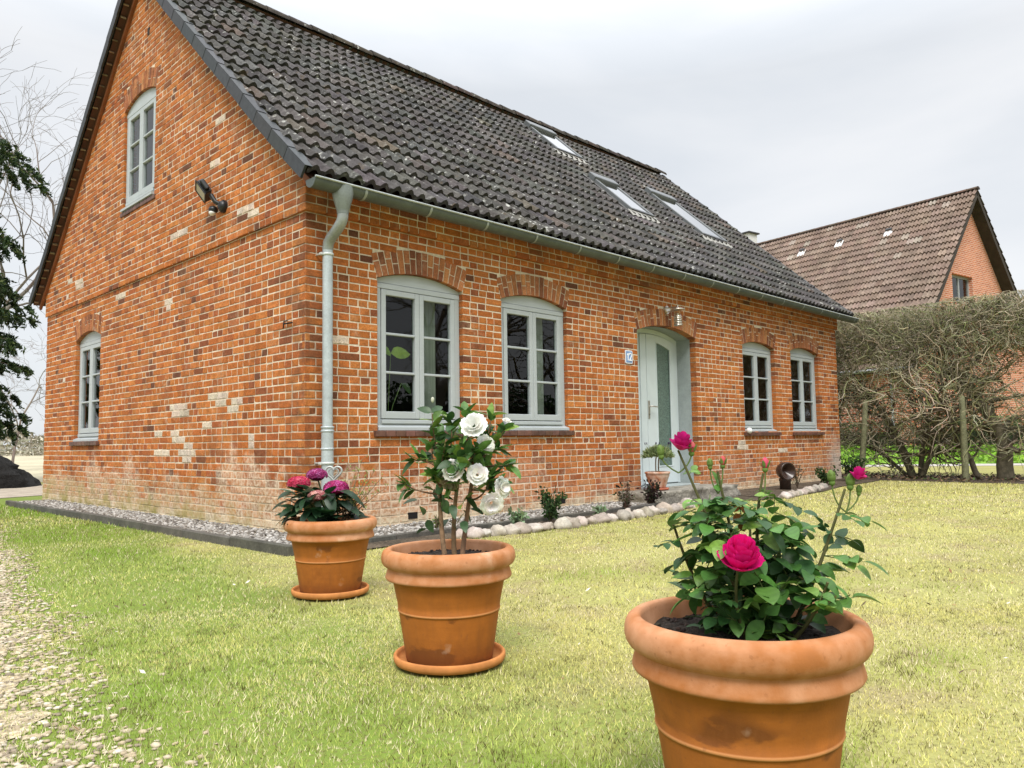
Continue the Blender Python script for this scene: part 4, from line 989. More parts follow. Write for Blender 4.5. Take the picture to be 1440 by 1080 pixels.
sh = [(T1[8], (610, 630), (608, 578), -.02, .55), (T1[5], (590, 690), (568, 676), -.03, .35), (T1[8], (600, 640), (585, 645), -.06, .5), (T1[8], (640, 620), (632, 590), .02, .55), (T2[8], (690, 610), (690, 585), .0, .6),
      (T2[8], (690, 650), (716, 655), .03, .55), (T2[8], (660, 610), (652, 578), .05, .55), (T3[8], (650, 620), (665, 600), .06, .6), (T2[6], (685, 690), (703, 680), -.04, .55), (T2[5], (680, 700), (690, 668), -.08, .5),
      (T1[6], (615, 680), (612, 655), -.09, .6), (T3[7], (640, 650), (650, 640), -.11, .7), (T3[8], (675, 640), (700, 630), .08, .6), (T1[8], (600, 655), (606, 612), .08, .6), (T2[8], (680, 640), (708, 605), -.03, .45), (T2[8], (660, 640), (672, 632), -.1, .7), (T1[7], (620, 650), (628, 622), -.08, .7)]
for (a_, m_, e_, d_, lv) in sh: shoot(bez(a_, px2(*m_, d_*.5), px2(*e_, d_), 9), .0045, .0018, lv)
for _ in range(105):
    q = rvec(1).normalized()*random.random()**.4; p = px2(648+58*q.x, 650+66*q.y, .15*q.z); d = rvec(.8)+Vector((0, 0, .15)); lf_.leaf(p, d, Vector((0, 0, 1))+rvec(.5), random.uniform(.05, .078), .034, jit(pick(CG), .2), random.uniform(.15, .5), random.uniform(0, .35), 6)
for (x, y, d_) in ((624, 712, .02), (610, 722, -.02), (640, 735, .04), (648, 715, .05), (602, 738, -.03), (618, 700, .03), (606, 700, -.05), (635, 705, -.05), (660, 712, .0), (598, 728, .03), (628, 728, .05), (592, 708, -.02), (622, 690, -.06), (650, 728, -.03), (668, 712, -.05), (640, 742, .0), (585, 700, .04), (680, 720, .03)):
    lf_.leaf(px2(x, y, d_), rvec(.7)+Vector((0, 0, -.2)), Vector((0, 0, 1))+rvec(.3), .062, .034, jit((.06, .12, .05), .2), .2, .3, 6)
st.build('stem', BARK, cam_); lf_.build('foliage', LEAFM, cam_)
WHT = (.86, .85, .81)
for k, (x, y, d_, r, ax) in enumerate(((668, 599, -.10, .048, (-.1, -.8, .5)), (681, 624, -.05, .036, (.4, -.7, .2)), (641, 658, -.12, .040, (-.3, -.9, .3)), (672, 664, -.12, .038, (.1, -.9, .3)), (703, 682, -.08, .038, (.6, -.6, .1)), (690, 702, -.10, .042, (.2, -.8, -.3)), (712, 592, .0, .018, (.3, -.3, .8)))):
    f = MB(); petals(f, px2(x, y, d_), LD(*ax), r*1.05, 3, WHT, k, .35, .8, .05); f.build('flower', PETALM, cam_)
f = MB()
for (x, y, d_) in ((634, 672, -.06),): petals(f, px2(x, y, d_), LD(-.2, -.6, -.5), .036, 3, (.42, .36, .24), 3, .3, 1, .08)
fo2 = f.build('flower', PETALM, cam_); fo2['label'] = 'withered cream camellia bloom'
f = MB(); f.blob(px2(609, 560, -.02), (.007, .007, .012), (.6, .62, .5), 1, .05, 8, 6); f.build('bud', PETALM, cam_)

# ---- hydrangea, bare twigs and the metal heart in the rear pot
random.seed(9)
hyd = thing('hydrangea', 'dark leaved hydrangea with crimson and purple flower heads in the rear pot', 'hydrangea', (P1[0], P1[1], 0))
def px1(px_, py_, d=0.0, dep=4.60): return LD((px_-465)/1095*dep, d, .8697-(py_-624)/1095*dep)
st = MB(); lf_ = MB(); HG = [((.012, .040, .016), 50), ((.022, .060, .024), 30), ((.045, .10, .045), 22)]
heads = [((424, 677), -.06, .062, (.46, .030, .085), (.62, .12, .17)), ((443, 667), .04, .058, (.26, .022, .12), (.46, .12, .30)), ((474, 685), -.03, .068, (.33, .018, .12), (.58, .10, .32)), ((452, 694), -.10, .050, (.42, .14, .14), (.62, .34, .30))]
for k, ((x, y), d_, r, ca, cb) in enumerate(heads):
    r *= .9; c_ = px1(x, y, d_); st.tube(bez(LD((x-455)/1095*2, d_*.3, .40), LD((x-455)/1095*3, d_*.6, .5), c_, 6), .005, 6, (.10, .13, .05)); f = MB()
    for i in range(130):
        z = 1-1.25*(i+.5)/130; q = i*2.39996; rr = math.sqrt(max(0, 1-z*z)); n_ = Vector((rr*math.cos(q), rr*math.sin(q), z)); p = c_+Vector((n_.x*r*1.12, n_.y*r*1.12, n_.z*r*.72))*random.uniform(.93, 1.05)
        a_ = n_.orthogonal().normalized(); b_ = n_.cross(a_); a0 = random.uniform(0, 6); cc = jit(ca if random.random() < .7 else cb, .25); s_ = r*random.uniform(.17, .23)
        for j in range(4):
            u1 = a_*math.cos(a0+j*PI/2)+b_*math.sin(a0+j*PI/2); u2 = a_*math.cos(a0+j*PI/2+PI/2)+b_*math.sin(a0+j*PI/2+PI/2)
            f.add([p, p+u1*s_*.9+u2*s_*.15+n_*s_*.25, p+(u1+u2)*s_*.8+n_*s_*.35, p+u2*s_*.9+u1*s_*.15+n_*s_*.25], [(0, 1, 2, 3)], cc)
        f.add([p+n_*s_*.15+a_*s_*.14, p+n_*s_*.15+b_*s_*.14, p+n_*s_*.15-a_*s_*.14, p+n_*s_*.15-b_*s_*.14], [(0, 1, 2, 3)], lerp(cb, (.8, .7, .7), .5))
    f.blob(c_-Vector((0, 0, r*.12)), (r*.9, r*.9, r*.5), tuple(q*.5 for q in ca), k, .1, 14, 9); f.build('flower_head', PETALM, hyd)
for _ in range(125):
    th = random.uniform(0, 2*PI); rr = random.uniform(.02, .17); z = random.uniform(.43, .61); p = LD(-.06+rr*math.cos(th), rr*math.sin(th), z); o_ = LD(math.cos(th), math.sin(th), 0)
    lf_.leaf(p, o_+rvec(.3)+Vector((0, 0, random.uniform(-.2, .5))), Vector((0, 0, 1))+rvec(.2), random.uniform(.09, .135), random.uniform(.055, .075), jit(pick(HG), .2), .15, random.uniform(.1, .5), 6)
for (x, y, d_, a_) in ((410, 700, -.05, -1), (420, 708, -.13, -.6), (455, 708, -.18, .1), (437, 700, -.15, -.3), (483, 700, -.12, .7), (490, 708, -.1, .9), (446, 716, -.2, .3), (470, 705, -.17, .3)):
    lf_.leaf(px1(x, y, d_*.6), RV*math.sin(a_)-FV*math.cos(a_)+Vector((0, 0, -.15)), Vector((0, 0, 1)), .115, .068, jit(pick(HG), .3), .12, .35, 6)
st.build('stem', LEAFMATT, hyd); lf_.build('foliage', LEAFM, hyd)
tw = thing('bare_shrub', 'bare twiggy shrub with tiny opening buds beside the hydrangeas in the rear pot', 'shrub', (P1[0], P1[1], 0))
st = MB(); bd = MB()
for (x, y, d_) in ((500, 660, 0), (515, 668, .03), (525, 664, -.02), (535, 672, .0), (520, 690, -.05), (508, 645, .02), (495, 690, .05), (540, 686, .05), (487, 650, .03)):
    pts = bez(LD(.075+random.uniform(-.02, .02), random.uniform(-.03, .03), .40), LD((x-465)/1095*2.6, d_*.5, .52), px1(x, y, d_), 8); st.tube(pts, list(np.linspace(.005, .0016, 9)), 5, jit((.25, .17, .10), .2))
    for k in range(3, 9):
        for _ in range(2):
            e_ = pts[k]+rvec(.012)+Vector((0, 0, .012)); st.tube([pts[k], e_], .0012, 4, (.25, .18, .10)); bd.blob(e_, (.004, .004, .006), jit((.30, .32, .10), .2), 1, .1, 6, 5)
            if random.random() < .5: bd.leaf(e_, rvec(1)+Vector((0, 0, 1)), rvec(1), .018, .008, jit((.28, .33, .09), .2), .2, .2, 4)
st.build('stem', BARK, tw); bd.build('foliage', LEAFMATT, tw)
ht = thing('heart_ornament', 'grey metal heart on a stake pushed into the soil of the rear pot', 'garden ornament', (P1[0], P1[1], 0))
hc = px1(464, 664, .09); m_ = MB()
def heart(s): return [hc+RV*(.0030*s*16*math.sin(q)**3)+Vector((0, 0, .0030*s*(13*math.cos(q)-5*math.cos(2*q)-2*math.cos(3*q)-math.cos(4*q)))) for q in np.linspace(0, 2*PI, 40)]
m_.tube(heart(1.0), .0065, 8, (.42, .45, .42)); m_.tube(heart(.62), .004, 6, (.35, .38, .35)); m_.build('heart', ZINC, ht)
m_ = MB(); m_.tube([hc+Vector((0, 0, -.05)), LD((464-465)/1095*4.78, .09, .39)], .004, 6, (.3, .3, .29)); m_.build('stake', ZINC, ht)

# ---- lavender on the doorstep
LV = (5.2, -.33, .190)
lp = thing('clay_pot', 'small whitewashed clay pot with a footed rim standing on the doorstep', 'flower pot', LV)
def white(t, src, tcn, b): return nmix(t, src, nmath(t, 'MULTIPLY', nz_mask(t, tcn, 9, .38, .6), .75), (.62, .52, .44))
m_ = MB(); m_.lathe([(0, .03), (.10, .03), (.105, .04), (.125, .09), (.148, .165), (.160, .190), (.160, .215), (.172, .222), (.172, .245), (.150, .25), (.145, .235), (.135, .19), (0, .19)], 48, (.42, .17, .085), wob=.006); m_.build('pot_body', mat('whitewashed_clay', None, .9, [(20, .85, 1.15)], (120, .3, .003), extra=white), lp)
m_ = MB(); m_.lathe([(0, .0), (.135, 0), (.15, .01), (.15, .028), (.135, .03), (0, .012)], 40, (.38, .12, .07)); m_.build('saucer', SAUC, lp)
m_ = MB(); m_.lathe([(.14, .225), (.07, .235), (0, .232)], 24); m_.build('soil', SOILM, lp)
lav = thing('lavender', 'small standard lavender with two bare stems on the doorstep', 'lavender', LV)
m_ = MB(); m_.tube(bez((.03, 0, .22), (.02, 0, .35), (.05, 0, .45), 6), .010, 7, (.2, .16, .11)); m_.tube(bez((-.03, 0, .22), (-.05, .0, .35), (-.02, 0, .45), 6), .009, 7, (.2, .16, .11)); m_.build('stem', BARK, lav)
m_ = MB(); fl_ = MB()
for _ in range(1500):
    q = rvec(1).normalized(); q.z = abs(q.z)*.9-.2; p = Vector((.02, 0, .46))+Vector((q.x*.185, q.y*.185, q.z*.14))*random.random()**.4; d = q+Vector((0, 0, .55))+rvec(.3)
    m_.leaf(p, d, rvec(1), random.uniform(.05, .09), .014, jit(pick([((.22, .29, .12), 3), ((.32, .38, .19), 3), ((.10, .15, .06), 2)]), .2), .1, .1, 3)
for _ in range(11):
    q = random.uniform(0, 2*PI); p = Vector((.02+.12*math.cos(q), .12*math.sin(q), .54)); e_ = p+Vector((math.cos(q)*.05, math.sin(q)*.05, .09)); fl_.tube([p, e_], .002, 4, (.2, .24, .12)); fl_.blob(e_, (.007, .007, .018), (.045, .03, .075), 1, .2, 7, 6)
m_.build('foliage', LEAFMATT, lav); fl_.build('flower', LEAFMATT, lav)

# ---- brown clay vent in the bed
vt = thing('vent_pipe', 'dark brown glazed pipe with a round hooded mouth standing against the far brick wall', 'pipe', (8.62, -.52, 0), -.5)
m_ = MB(); VC = (.030, .018, .014); m_.lathe([(.0, .0), (.09, .0), (.09, .15), (.10, .16), (.10, .2), (.09, .205), (0, .205)], 28, VC)
m_.build('pipe', ENAMEL, vt); m_ = MB()
V = []; nn_ = 20
for i, (d_, r, z) in enumerate(((-.11, .001, .32), (-.10, .075, .32), (-.07, .125, .325), (-.01, .145, .325), (.09, .15, .32), (.105, .14, .32), (.09, .122, .32), (-.03, .001, .32))):
    for k in range(nn_): V.append((r*math.cos(2*PI*k/nn_), -d_, z+r*math.sin(2*PI*k/nn_)))
m_.add(V, [(i*nn_+k, i*nn_+(k+1) % nn_, (i+1)*nn_+(k+1) % nn_, (i+1)*nn_+k) for i in range(7) for k in range(nn_)], (.040, .022, .016), True); m_.build('hood', ENAMEL, vt)

# ---- small plants in the beds
def bed_plant(x, y, r, h, pal, label, n=260, leafl=.05, grp=None, twig=.5):
    o = thing('bed_plant', label, 'plant', (x, y, .02), 0, grp); s_ = MB(); l_ = MB()
    for k in range(14):
        th = random.uniform(0, 2*PI); e_ = Vector((r*.9*math.cos(th)*random.uniform(.2, 1), r*.9*math.sin(th)*random.uniform(.2, 1), h*random.uniform(.6, 1.1))); pts = bez((0, 0, 0), (e_.x*.3, e_.y*.3, e_.z*.6), e_, 6); s_.tube(pts, list(np.linspace(.006, .002, 7)), 5, jit((.10, .07, .045), .3))
        for _ in range(n//14):
            p = pts[random.randint(2, 6)]+rvec(r*.12); l_.leaf(p, rvec(1)+Vector((0, 0, .4)), rvec(1), leafl*random.uniform(.6, 1.2), leafl*.5, jit(pick(pal), .25), .2, .2, 4)
    s_.build('stem', BARK, o); l_.build('foliage', LEAFMATT, o)
DG = [((.035, .075, .02), 3), ((.06, .11, .03), 2), ((.02, .045, .015), 2)]; RDG = [((.075, .035, .025), 3), ((.05, .06, .025), 2), ((.03, .03, .02), 2)]; PG = [((.22, .30, .18), 3), ((.15, .22, .10), 2)]
bed_plant(2.35, -.92, .17, .30, DG, 'small dark green bush in the soil bed behind the middle pot', 420, .05)
bed_plant(3.75, -.86, .15, .32, RDG, 'thin reddish brown twiggy plant between the green bush and the doorstep', 110, .045)
bed_plant(4.45, -.72, .20, .30, [((.04, .02, .022), 3), ((.03, .04, .02), 2)], 'dark purplish bush at the left end of the doorstep', 380, .045)
bed_plant(1.75, -1.02, .10, .16, PG, 'pale silvery tuft at the left end of the stone edging', 160, .06); bed_plant(3.05, -1.02, .09, .12, PG, 'low pale green tuft between two bushes of the soil bed', 120, .05)
bed_plant(9.0, -.55, .20, .40, [((.20, .16, .09), 3), ((.1, .1, .05), 1)], 'dry straw coloured twiggy plant right of the brown pipe', 90, .04)
bed_plant(10.2, -.55, .22, .26, DG, 'low green plant in the bed under the last window', 380, .06); bed_plant(11.6, -.50, .32, .42, DG, 'dark green bush at the far corner of the brick house', 700, .06)
bed_plant(-.12, -.30, .06, .22, [((.16, .22, .06), 2), ((.10, .15, .05), 2)], 'slender weed in the pebbles by the downpipe', 60, .05)
bed_plant(1.05, -.62, .07, .16, [((.16, .2, .06), 2)], 'small weed in the pebbles under the first front window', 50, .04)

# ------------------------------------------------------------------ hedge, posts and ground on the right
random.seed(33)
mb = MB(); V = [(12.28, 3.0, .006), (12.46, -.25, .006), (12.2, -3.2, .006), (11.9, -9, .006), (14.6, -9, .006), (14.9, 3.0, .006)]
mb.add(V, [list(range(6))]); tag(mb.build('hedge_bed', BEDM), kind='structure')
ys_ = rng.uniform(-8, 2.8, 5200); xs_ = rng.uniform(-.15, 2.5, 5200)+12.35+.03*np.minimum(ys_, 0)
def flat_leaves(name, x, y, z, size, cols, matl):
    n = len(x); a = rng.uniform(0, 2*PI, n); ti = rng.normal(0, .35, (n, 2)); c_, s_ = np.cos(a), np.sin(a); L_ = size; W_ = size*.55
    q = np.array([[0, -.5], [.5, 0], [0, .5], [-.5, 0]]); X = q[None, :, 0]*L_[:, None]*1.0; Y = q[None, :, 1]*W_[:, None]
    px_ = X*c_[:, None]-Y*s_[:, None]; py_ = X*s_[:, None]+Y*c_[:, None]
    V_ = np.stack([px_+x[:, None], py_+y[:, None], z[:, None]+px_*ti[:, :1]+py_*ti[:, 1:]], -1)
    return np_mesh(name, V_.reshape(-1, 3), np.arange(4*n).reshape(n, 4), cols, matl)
tag(flat_leaves('leaf_litter', xs_, ys_, .03+rng.uniform(0, .05, 5200), rng.uniform(.04, .09, 5200), palette(5200, [((.10, .06, .035), 4), ((.16, .10, .06), 2), ((.05, .035, .025), 4), ((.06, .11, .025), 2)], .3), LITTERM), kind='stuff')
TB = [((.27, .245, .155), 4), ((.38, .34, .235), 3), ((.10, .09, .06), 2), ((.50, .44, .32), 2), ((.24, .26, .12), 3)]
def walk(p, d, L_, seg, wob, grav=0.0):
    pts = [Vector(p)]; d = Vector(d).normalized()
    for _ in range(seg):
        d = (d+rvec(wob)+Vector((0, 0, grav))).normalized(); pts.append(pts[-1]+d*(L_/seg))
    return pts
def hedge_shrub(x, y, half, top, trunks, label, ntw=4300):
    o = thing('hedge_shrub', label, 'hedge', (x, y, 0)); tr = MB(); tg = MB(); ends = []
    for (tx, ty, lean, r, hh) in trunks:
        pts = walk((tx, ty, -.05), (lean[0], lean[1], 1), hh, 7, .14); tr.tube(pts, list(np.linspace(r, r*.5, 8)), 8, jit((.13, .115, .075), .15))
        for k in range(2, 8):
            for _ in range(3 if k < 7 else 5):
                th = random.uniform(0, 2*PI); d = Vector((.45*math.cos(th), .9*math.sin(th), random.uniform(-.1, .9))); L_ = random.uniform(.6, 1.25)
                b_ = walk(pts[k], d, L_, 6, .24, .03); tr.tube(b_, list(np.linspace(r*.34, r*.12, 7)), 5, jit((.12, .10, .07), .2), False); ends.append(b_)
    for b_ in list(ends):
        for k in range(2, 7):
            for _ in range(2):
                d = (b_[k]-b_[k-1])*3+rvec(.55); c_ = walk(b_[k], d, random.uniform(.35, .75), 5, .3, .03); tg.tube(c_, list(np.linspace(.011, .005, 6)), 4, jit(pick(TB), .2), False); ends.append(c_)
    def inside(p): return abs(p.x) < .72 and abs(p.y) < half+.12 and .15 < p.z < top+.06
    n = 0
    while n < ntw:
        zt_ = top*(1-abs(random.gauss(0, .24))) if random.random() < .68 else random.uniform(.55, top)
        if zt_ < .4: continue
        sx_ = random.uniform(-.62, .62); 
        if random.random() < .55: sx_ = math.copysign(random.uniform(.42, .66), sx_)
        p = Vector((sx_, random.uniform(-half, half), zt_)); b = mnoise.noise(Vector((y+p.y, p.z, p.x*.5))*1.5)
        if zt_ < top-.95 and b < (.02 if zt_ > 1.0 else .06): continue
        d = rvec(1); d.z += .5 if zt_ > top-.7 else 0
        c_ = walk(p, d, random.uniform(.22, .55), 4, .42); r = random.uniform(.0045, .0085)
        c_ = [q if inside(q) else Vector((max(-.7, min(.7, q.x)), max(-half-.1, min(half+.1, q.y)), max(.2, min(top+.05*random.random(), q.z)))) for q in c_]
        if min((c_[i+1]-c_[i]).length for i in range(4)) < .005: continue
        tg.tube(c_, [r, r*.9, r*.8, r*.6, r*.4], 3, jit(pick(TB), .25), False); n += 1
    tr.build('trunk', BARK, o); tg.build('twigs', TWIGM, o)
    # sparse leftover and opening leaves
    l_ = MB()
    for _ in range(900):
        z = top-abs(random.gauss(0, 1.1))
        if z < .4: continue
        p = Vector((random.uniform(-.65, .65), random.uniform(-half, half), z)); l_.leaf(p, rvec(1), rvec(1), random.uniform(.03, .06), .03, jit(pick([((.26, .20, .11), 2), ((.16, .20, .06), 3), ((.30, .28, .11), 2)]), .2), .2, .2, 3)
    l_.build('foliage', LEAFMATT, o)
HT = 3.42
hedge_shrub(13.45, 1.15, .95, HT, [(0, 0, (.1, .1), .07, 2.2), (-.2, .4, (-.2, .1), .05, 1.8)], 'clipped bare hedge shrub closest to the brick house corner')
hedge_shrub(13.42, -.85, 1.0, HT, [(0, -.15, (-.1, .35), .085, 2.0), (.1, -.25, (.05, -.1), .06, 2.2), (-.1, -.3, (0, -.5), .055, 1.8), (.1, -.1, (.1, .8), .045, 1.7)], 'clipped bare hedge shrub with several leaning stems between two posts')
hedge_shrub(13.38, -2.75, .95, HT+.04, [(0, .1, (.02, .05), .155, 2.3), (.15, .55, (0, .5), .06, 1.7), (-.1, -.5, (0, -.2), .06, 2)], 'clipped bare hedge shrub with one thick trunk at the right edge of the photo')
hedge_shrub(13.32, -4.6, .95, HT+.05, [(0, 0, (.0, .05), .10, 2.2), (-.1, -.4, (0, -.3), .06, 1.9)], 'clipped bare hedge shrub farthest along the lawn from the house', 1500)
pm = MB(); pm.tube([(0, 0, -.1), (.01, .01, .8), (.0, .02, 1.6), (.0, .02, 1.62)], [.062, .058, .05, .03], 12, (.15, .15, .085))
for (x, y, lean, lab) in ((12.72, -.21, .10, 'leaning mossy wooden post by the far corner of the brick house'), (12.68, -2.14, .02, 'upright mossy wooden post in front of the thick hedge trunk'), (12.6, -4.1, -.03, 'mossy wooden post at the far end of the bare hedge')):
    q = MB(); q.v = list(pm.v); q.f = pm.f; q.c = pm.c; q.s = pm.s; o = q.build('wooden_post', BARK); o.location = (x, y, 0); o.rotation_euler = (lean, lean*.3, 0); tag(o, lab, 'post', 'wooden posts along the bare hedge')
# path, bank and low hedge beyond
def slab(name, pts, z, matl, kind='structure'):
    m_ = MB(); m_.add([(x, y, z) for x, y in pts], [list(range(len(pts)))]); return tag(m_.build(name, matl), kind=kind)
R0 = Vector((19.0, 5.0)); RD = Vector((.55, -.835)); RN = Vector((.835, .55))
def band_pts(a_, b_): return [tuple(R0+RN*a_-RD*14), tuple(R0+RN*a_+RD*22), tuple(R0+RN*b_+RD*22), tuple(R0+RN*b_-RD*14)]
slab('path', band_pts(-1.2, .5), .006, mat('pale_path', (.40, .37, .34), .95, [(3, .85, 1.15), (40, .85, 1.15)]))
mb = MB(); V = []
for k in range(37):
    c0_ = R0-RD*14+RD*k
    for (a_, z) in ((.5, .0), (1.4, .22), (3.0, .42), (5.0, .5), (9, .5)): q = c0_+RN*a_; V.append((q.x, q.y, z+.05*mnoise.noise(Vector((q.x, q.y, 0)))))
mb.add(V, [(i*5+j, i*5+j+1, i*5+6+j, i*5+5+j) for i in range(36) for j in range(4)], (1, 1, 1), True)
BANKM = mat('bank_grass', (.16, .30, .03), .9, [(2, .75, 1.25), (30, .6, 1.4)], (40, .8, .03)); tag(mb.build('grass_bank', BANKM), kind='structure')
def leaf_mass(name, boxes, n, size, pal, matl, label, cat, seed=0, loc=(0, 0, 0)):
    o = thing(name, label, cat, loc); V_ = []
    cnt = [int(n*((b[1]-b[0])*(b[3]-b[2])*(b[5]-b[4]))/sum((q[1]-q[0])*(q[3]-q[2])*(q[5]-q[4]) for q in boxes)) for b in boxes]
    P_ = np.concatenate([np.stack([rng.uniform(b[0], b[1], c_), rng.uniform(b[2], b[3], c_), rng.uniform(b[4], b[5], c_)], 1) for b, c_ in zip(boxes, cnt)])
    return o, P_
def card_leaves(name, P_, size, cols, matl, parent=None, flat=.0, asp=.5):
    n = len(P_); A_ = rng.normal(0, 1, (n, 3)); A_[:, 2] *= (1-flat); A_ /= np.linalg.norm(A_, axis=1)[:, None]; B_ = np.cross(A_, rng.normal(0, 1, (n, 3))); B_ /= np.linalg.norm(B_, axis=1)[:, None]
    s = size[:, None]; V_ = np.stack([P_-A_*s*.5, P_+B_*s*asp*.5, P_+A_*s*.5, P_-B_*s*asp*.5], 1)
    return np_mesh(name, V_.reshape(-1, 3), np.arange(4*n).reshape(n, 4), cols, matl, False, parent)
lo = thing('evergreen_hedge', 'low dark evergreen hedge on the grass bank before the red brick neighbour house', 'hedge')
n = 15000; t = rng.uniform(-13, 20, n); a_ = 3.6+rng.uniform(0, 1.3, n); hmax = .95+.25*vnoise(t, t*0, .9, 2)
P_ = np.stack([R0.x+RD.x*t+RN.x*a_, R0.y+RD.y*t+RN.y*a_, .4+hmax*rng.random(n)**.7], 1)
card_leaves('foliage', P_, rng.uniform(.08, .16, n), palette(n, DG, .3), LEAFMATT, lo)
mb = MB()
for k in range(34):
    q = R0+RD*(k-13)+RN*4.2; mb.tube(walk((q.x, q.y, .3), (0, 0, 1), .9, 4, .15), [.05, .045, .04, .03, .02], 6, (.1, .08, .06))
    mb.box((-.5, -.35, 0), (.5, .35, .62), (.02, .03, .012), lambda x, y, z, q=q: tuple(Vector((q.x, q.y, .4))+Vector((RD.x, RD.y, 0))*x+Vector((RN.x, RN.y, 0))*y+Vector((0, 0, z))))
mb.build('trunk', BARK, lo)
n = 9000; t = rng.uniform(-13, 20, n); a_ = rng.uniform(.5, 3.8, n); P_ = np.stack([R0.x+RD.x*t+RN.x*a_, R0.y+RD.y*t+RN.y*a_, np.interp(a_, [.5, 1.4, 3, 5], [.02, .24, .44, .52])+rng.uniform(0, .10, n)], 1)
tag(card_leaves('bank_plants', P_, rng.uniform(.10, .2, n), palette(n, [((.17, .33, .03), 3), ((.26, .40, .05), 2), ((.10, .20, .03), 1)], .25), GRASSM), kind='stuff')

# ------------------------------------------------------------------ neighbour house
random.seed(44)
NA = Vector((29.83, 1.31, 0)); az = math.radians(10); NR_ = Vector((math.sin(az), math.cos(az), 0)); NG = Vector((math.cos(az), -math.sin(az), 0))
nb = bpy.data.objects.new('neighbour_house', None); COL.objects.link(nb); tag(nb, 'red brick house with a steep brown tiled roof behind the bare hedge', 'house')
nb.matrix_world = Matrix(((NG.x, NR_.x, 0, NA.x), (NG.y, NR_.y, 0, NA.y), (0, 0, 1, 0), (0, 0, 0, 1)))   # local x across, y along the ridge, z up
HW, SLP, ZA, LN = 5.6, 1.27, 10.30, 15.0; ZE = ZA-SLP*HW
BRK2 = mat('red_brick', None, .85, [(30, .85, 1.15), (4, .92, 1.08)], (60, .3, .004))
def brick2(t, src, tcn, b):
    s = t.nodes.new('ShaderNodeSeparateXYZ'); t.links.new(tcn.outputs['Object'], s.inputs[0]); cb = t.nodes.new('ShaderNodeCombineXYZ'); t.links.new(nmath(t, 'ADD', s.outputs['X'], s.outputs['Y']), cb.inputs['X']); t.links.new(s.outputs['Z'], cb.inputs['Y'])
    k = t.nodes.new('ShaderNodeTexBrick'); k.inputs['Scale'].default_value = 1; k.inputs['Brick Width'].default_value = .24; k.inputs['Row Height'].default_value = .077; k.inputs['Mortar Size'].default_value = .010
    k.inputs['Color1'].default_value = (.42, .125, .06, 1); k.inputs['Color2'].default_value = (.58, .20, .10, 1); k.inputs['Mortar'].default_value = (.62, .47, .38, 1); t.links.new(cb.outputs[0], k.inputs['Vector']); return k.outputs['Color']
BRK2 = mat('red_brick', None, .85, [], (60, .3, .004), extra=brick2)
mb = MB(); wy = .45; wx = HW-.5
def gable_poly(): return [(-wx, 0), (wx, 0), (wx, ZA-SLP*wx-.25), (0, ZA-.25), (-wx, ZA-SLP*wx-.25)]
win = [(-1.5, 5.92), (.14, 5.92), (.14, 6.95), (-1.5, 6.95)]
mortar(mb, lambda u, d, z: (u, d, z), gable_poly(), [win], wy, [wy+.22])
for sx_ in (-1, 1): mb.add([(sx_*wx, wy, 0), (sx_*wx, LN-.4, 0), (sx_*wx, LN-.4, ZA-SLP*wx-.25), (sx_*wx, wy, ZA-SLP*wx-.25)], [(0, 1, 2, 3)])
mb.add([(u, LN-.4, z) for u, z in gable_poly()], [(0, 1, 2, 3, 4)]); mb.build('wall', BRK2, nb)
m_ = MB(); d0 = wy+.15
m_.box((-1.5, d0, 5.92), (-1.42, d0+.07, 6.95), (.30, .31, .31)); m_.box((.06, d0, 5.92), (.14, d0+.07, 6.95), (.30, .31, .31)); m_.box((-.72, d0, 6.0), (-.64, d0+.06, 6.87), (.30, .31, .31)); m_.box((-1.419, d0, 5.92), (.059, d0+.07, 5.999), (.30, .31, .31)); m_.box((-1.419, d0, 6.871), (.059, d0+.07, 6.95), (.30, .31, .31))
wn = m_.build('window', PLASTIC, nb); m_ = MB(); m_.add([(-1.45, d0+.03, 5.95), (.1, d0+.03, 5.95), (.1, d0+.03, 6.9), (-1.45, d0+.03, 6.9)], [(0, 1, 2, 3)]); m_.build('pane', GLASS, wn)
m_ = MB(); m_.box((-1.7, d0+.5, 5.6), (.4, d0+.55, 7.2)); m_.build('interior', DARKM, nb)
def surf_n(side):
    L_ = math.hypot(HW, SLP*HW); t_ = Vector((-side*HW/L_, 0, SLP*HW/L_)); n_ = Vector((side*SLP*HW/L_, 0, HW/L_))
    return (lambda u, s: (Vector((side*HW, u, ZE))+t_*s+n_*(.0+.01*mnoise.noise(Vector((u, s, 0)))), n_)), L_
NPAL = [((.20, .145, .115), 8), ((.225, .168, .135), 4), ((.17, .122, .097), 3), ((.30, .25, .21), .5)]
for side in (-1, 1):
    sf, L_ = surf_n(side); m_ = MB(); rows = 25
    tile_roof(sf, L_, rows, 0, LN, L_/rows, m_, lambda r_, c_: jit(pick(NPAL), .07), rh=.075, tk=.06)
    m_.build('roof', ROOF2M, nb)
    m_ = MB(); V = []
    for s in (0, L_):
        for u in (.03, LN-.03): V.append(sf(u, s)[0]-sf(u, s)[1]*.02)
    V += [v-sf(0, 0)[1]*.16 for v in V]
    m_.add(V, [(0, 1, 3, 2), (4, 6, 7, 5), (0, 2, 6, 4), (1, 5, 7, 3)], (.045, .035, .028)); m_.build('bargeboard', WOODM, nb)
m_ = MB(); y = -.02
while y < LN:
    V = []; zz = ZA+.02
    for (yy_, rr) in ((y, .15), (y+.40, .14)):
        for i in range(8): q = PI*i/7; V.append((rr*math.cos(q), yy_, zz+rr*.7*math.sin(q)))
    m_.add(V, [(i, i+1, 9+i, 8+i) for i in range(7)], jit((.10, .066, .05), .2), True); m_.add(V[:8], [list(range(8))], (.05, .035, .03)); y += .39
m_.build('ridge_tile', ROOF2M, nb)
sf, L_ = surf_n(-1)
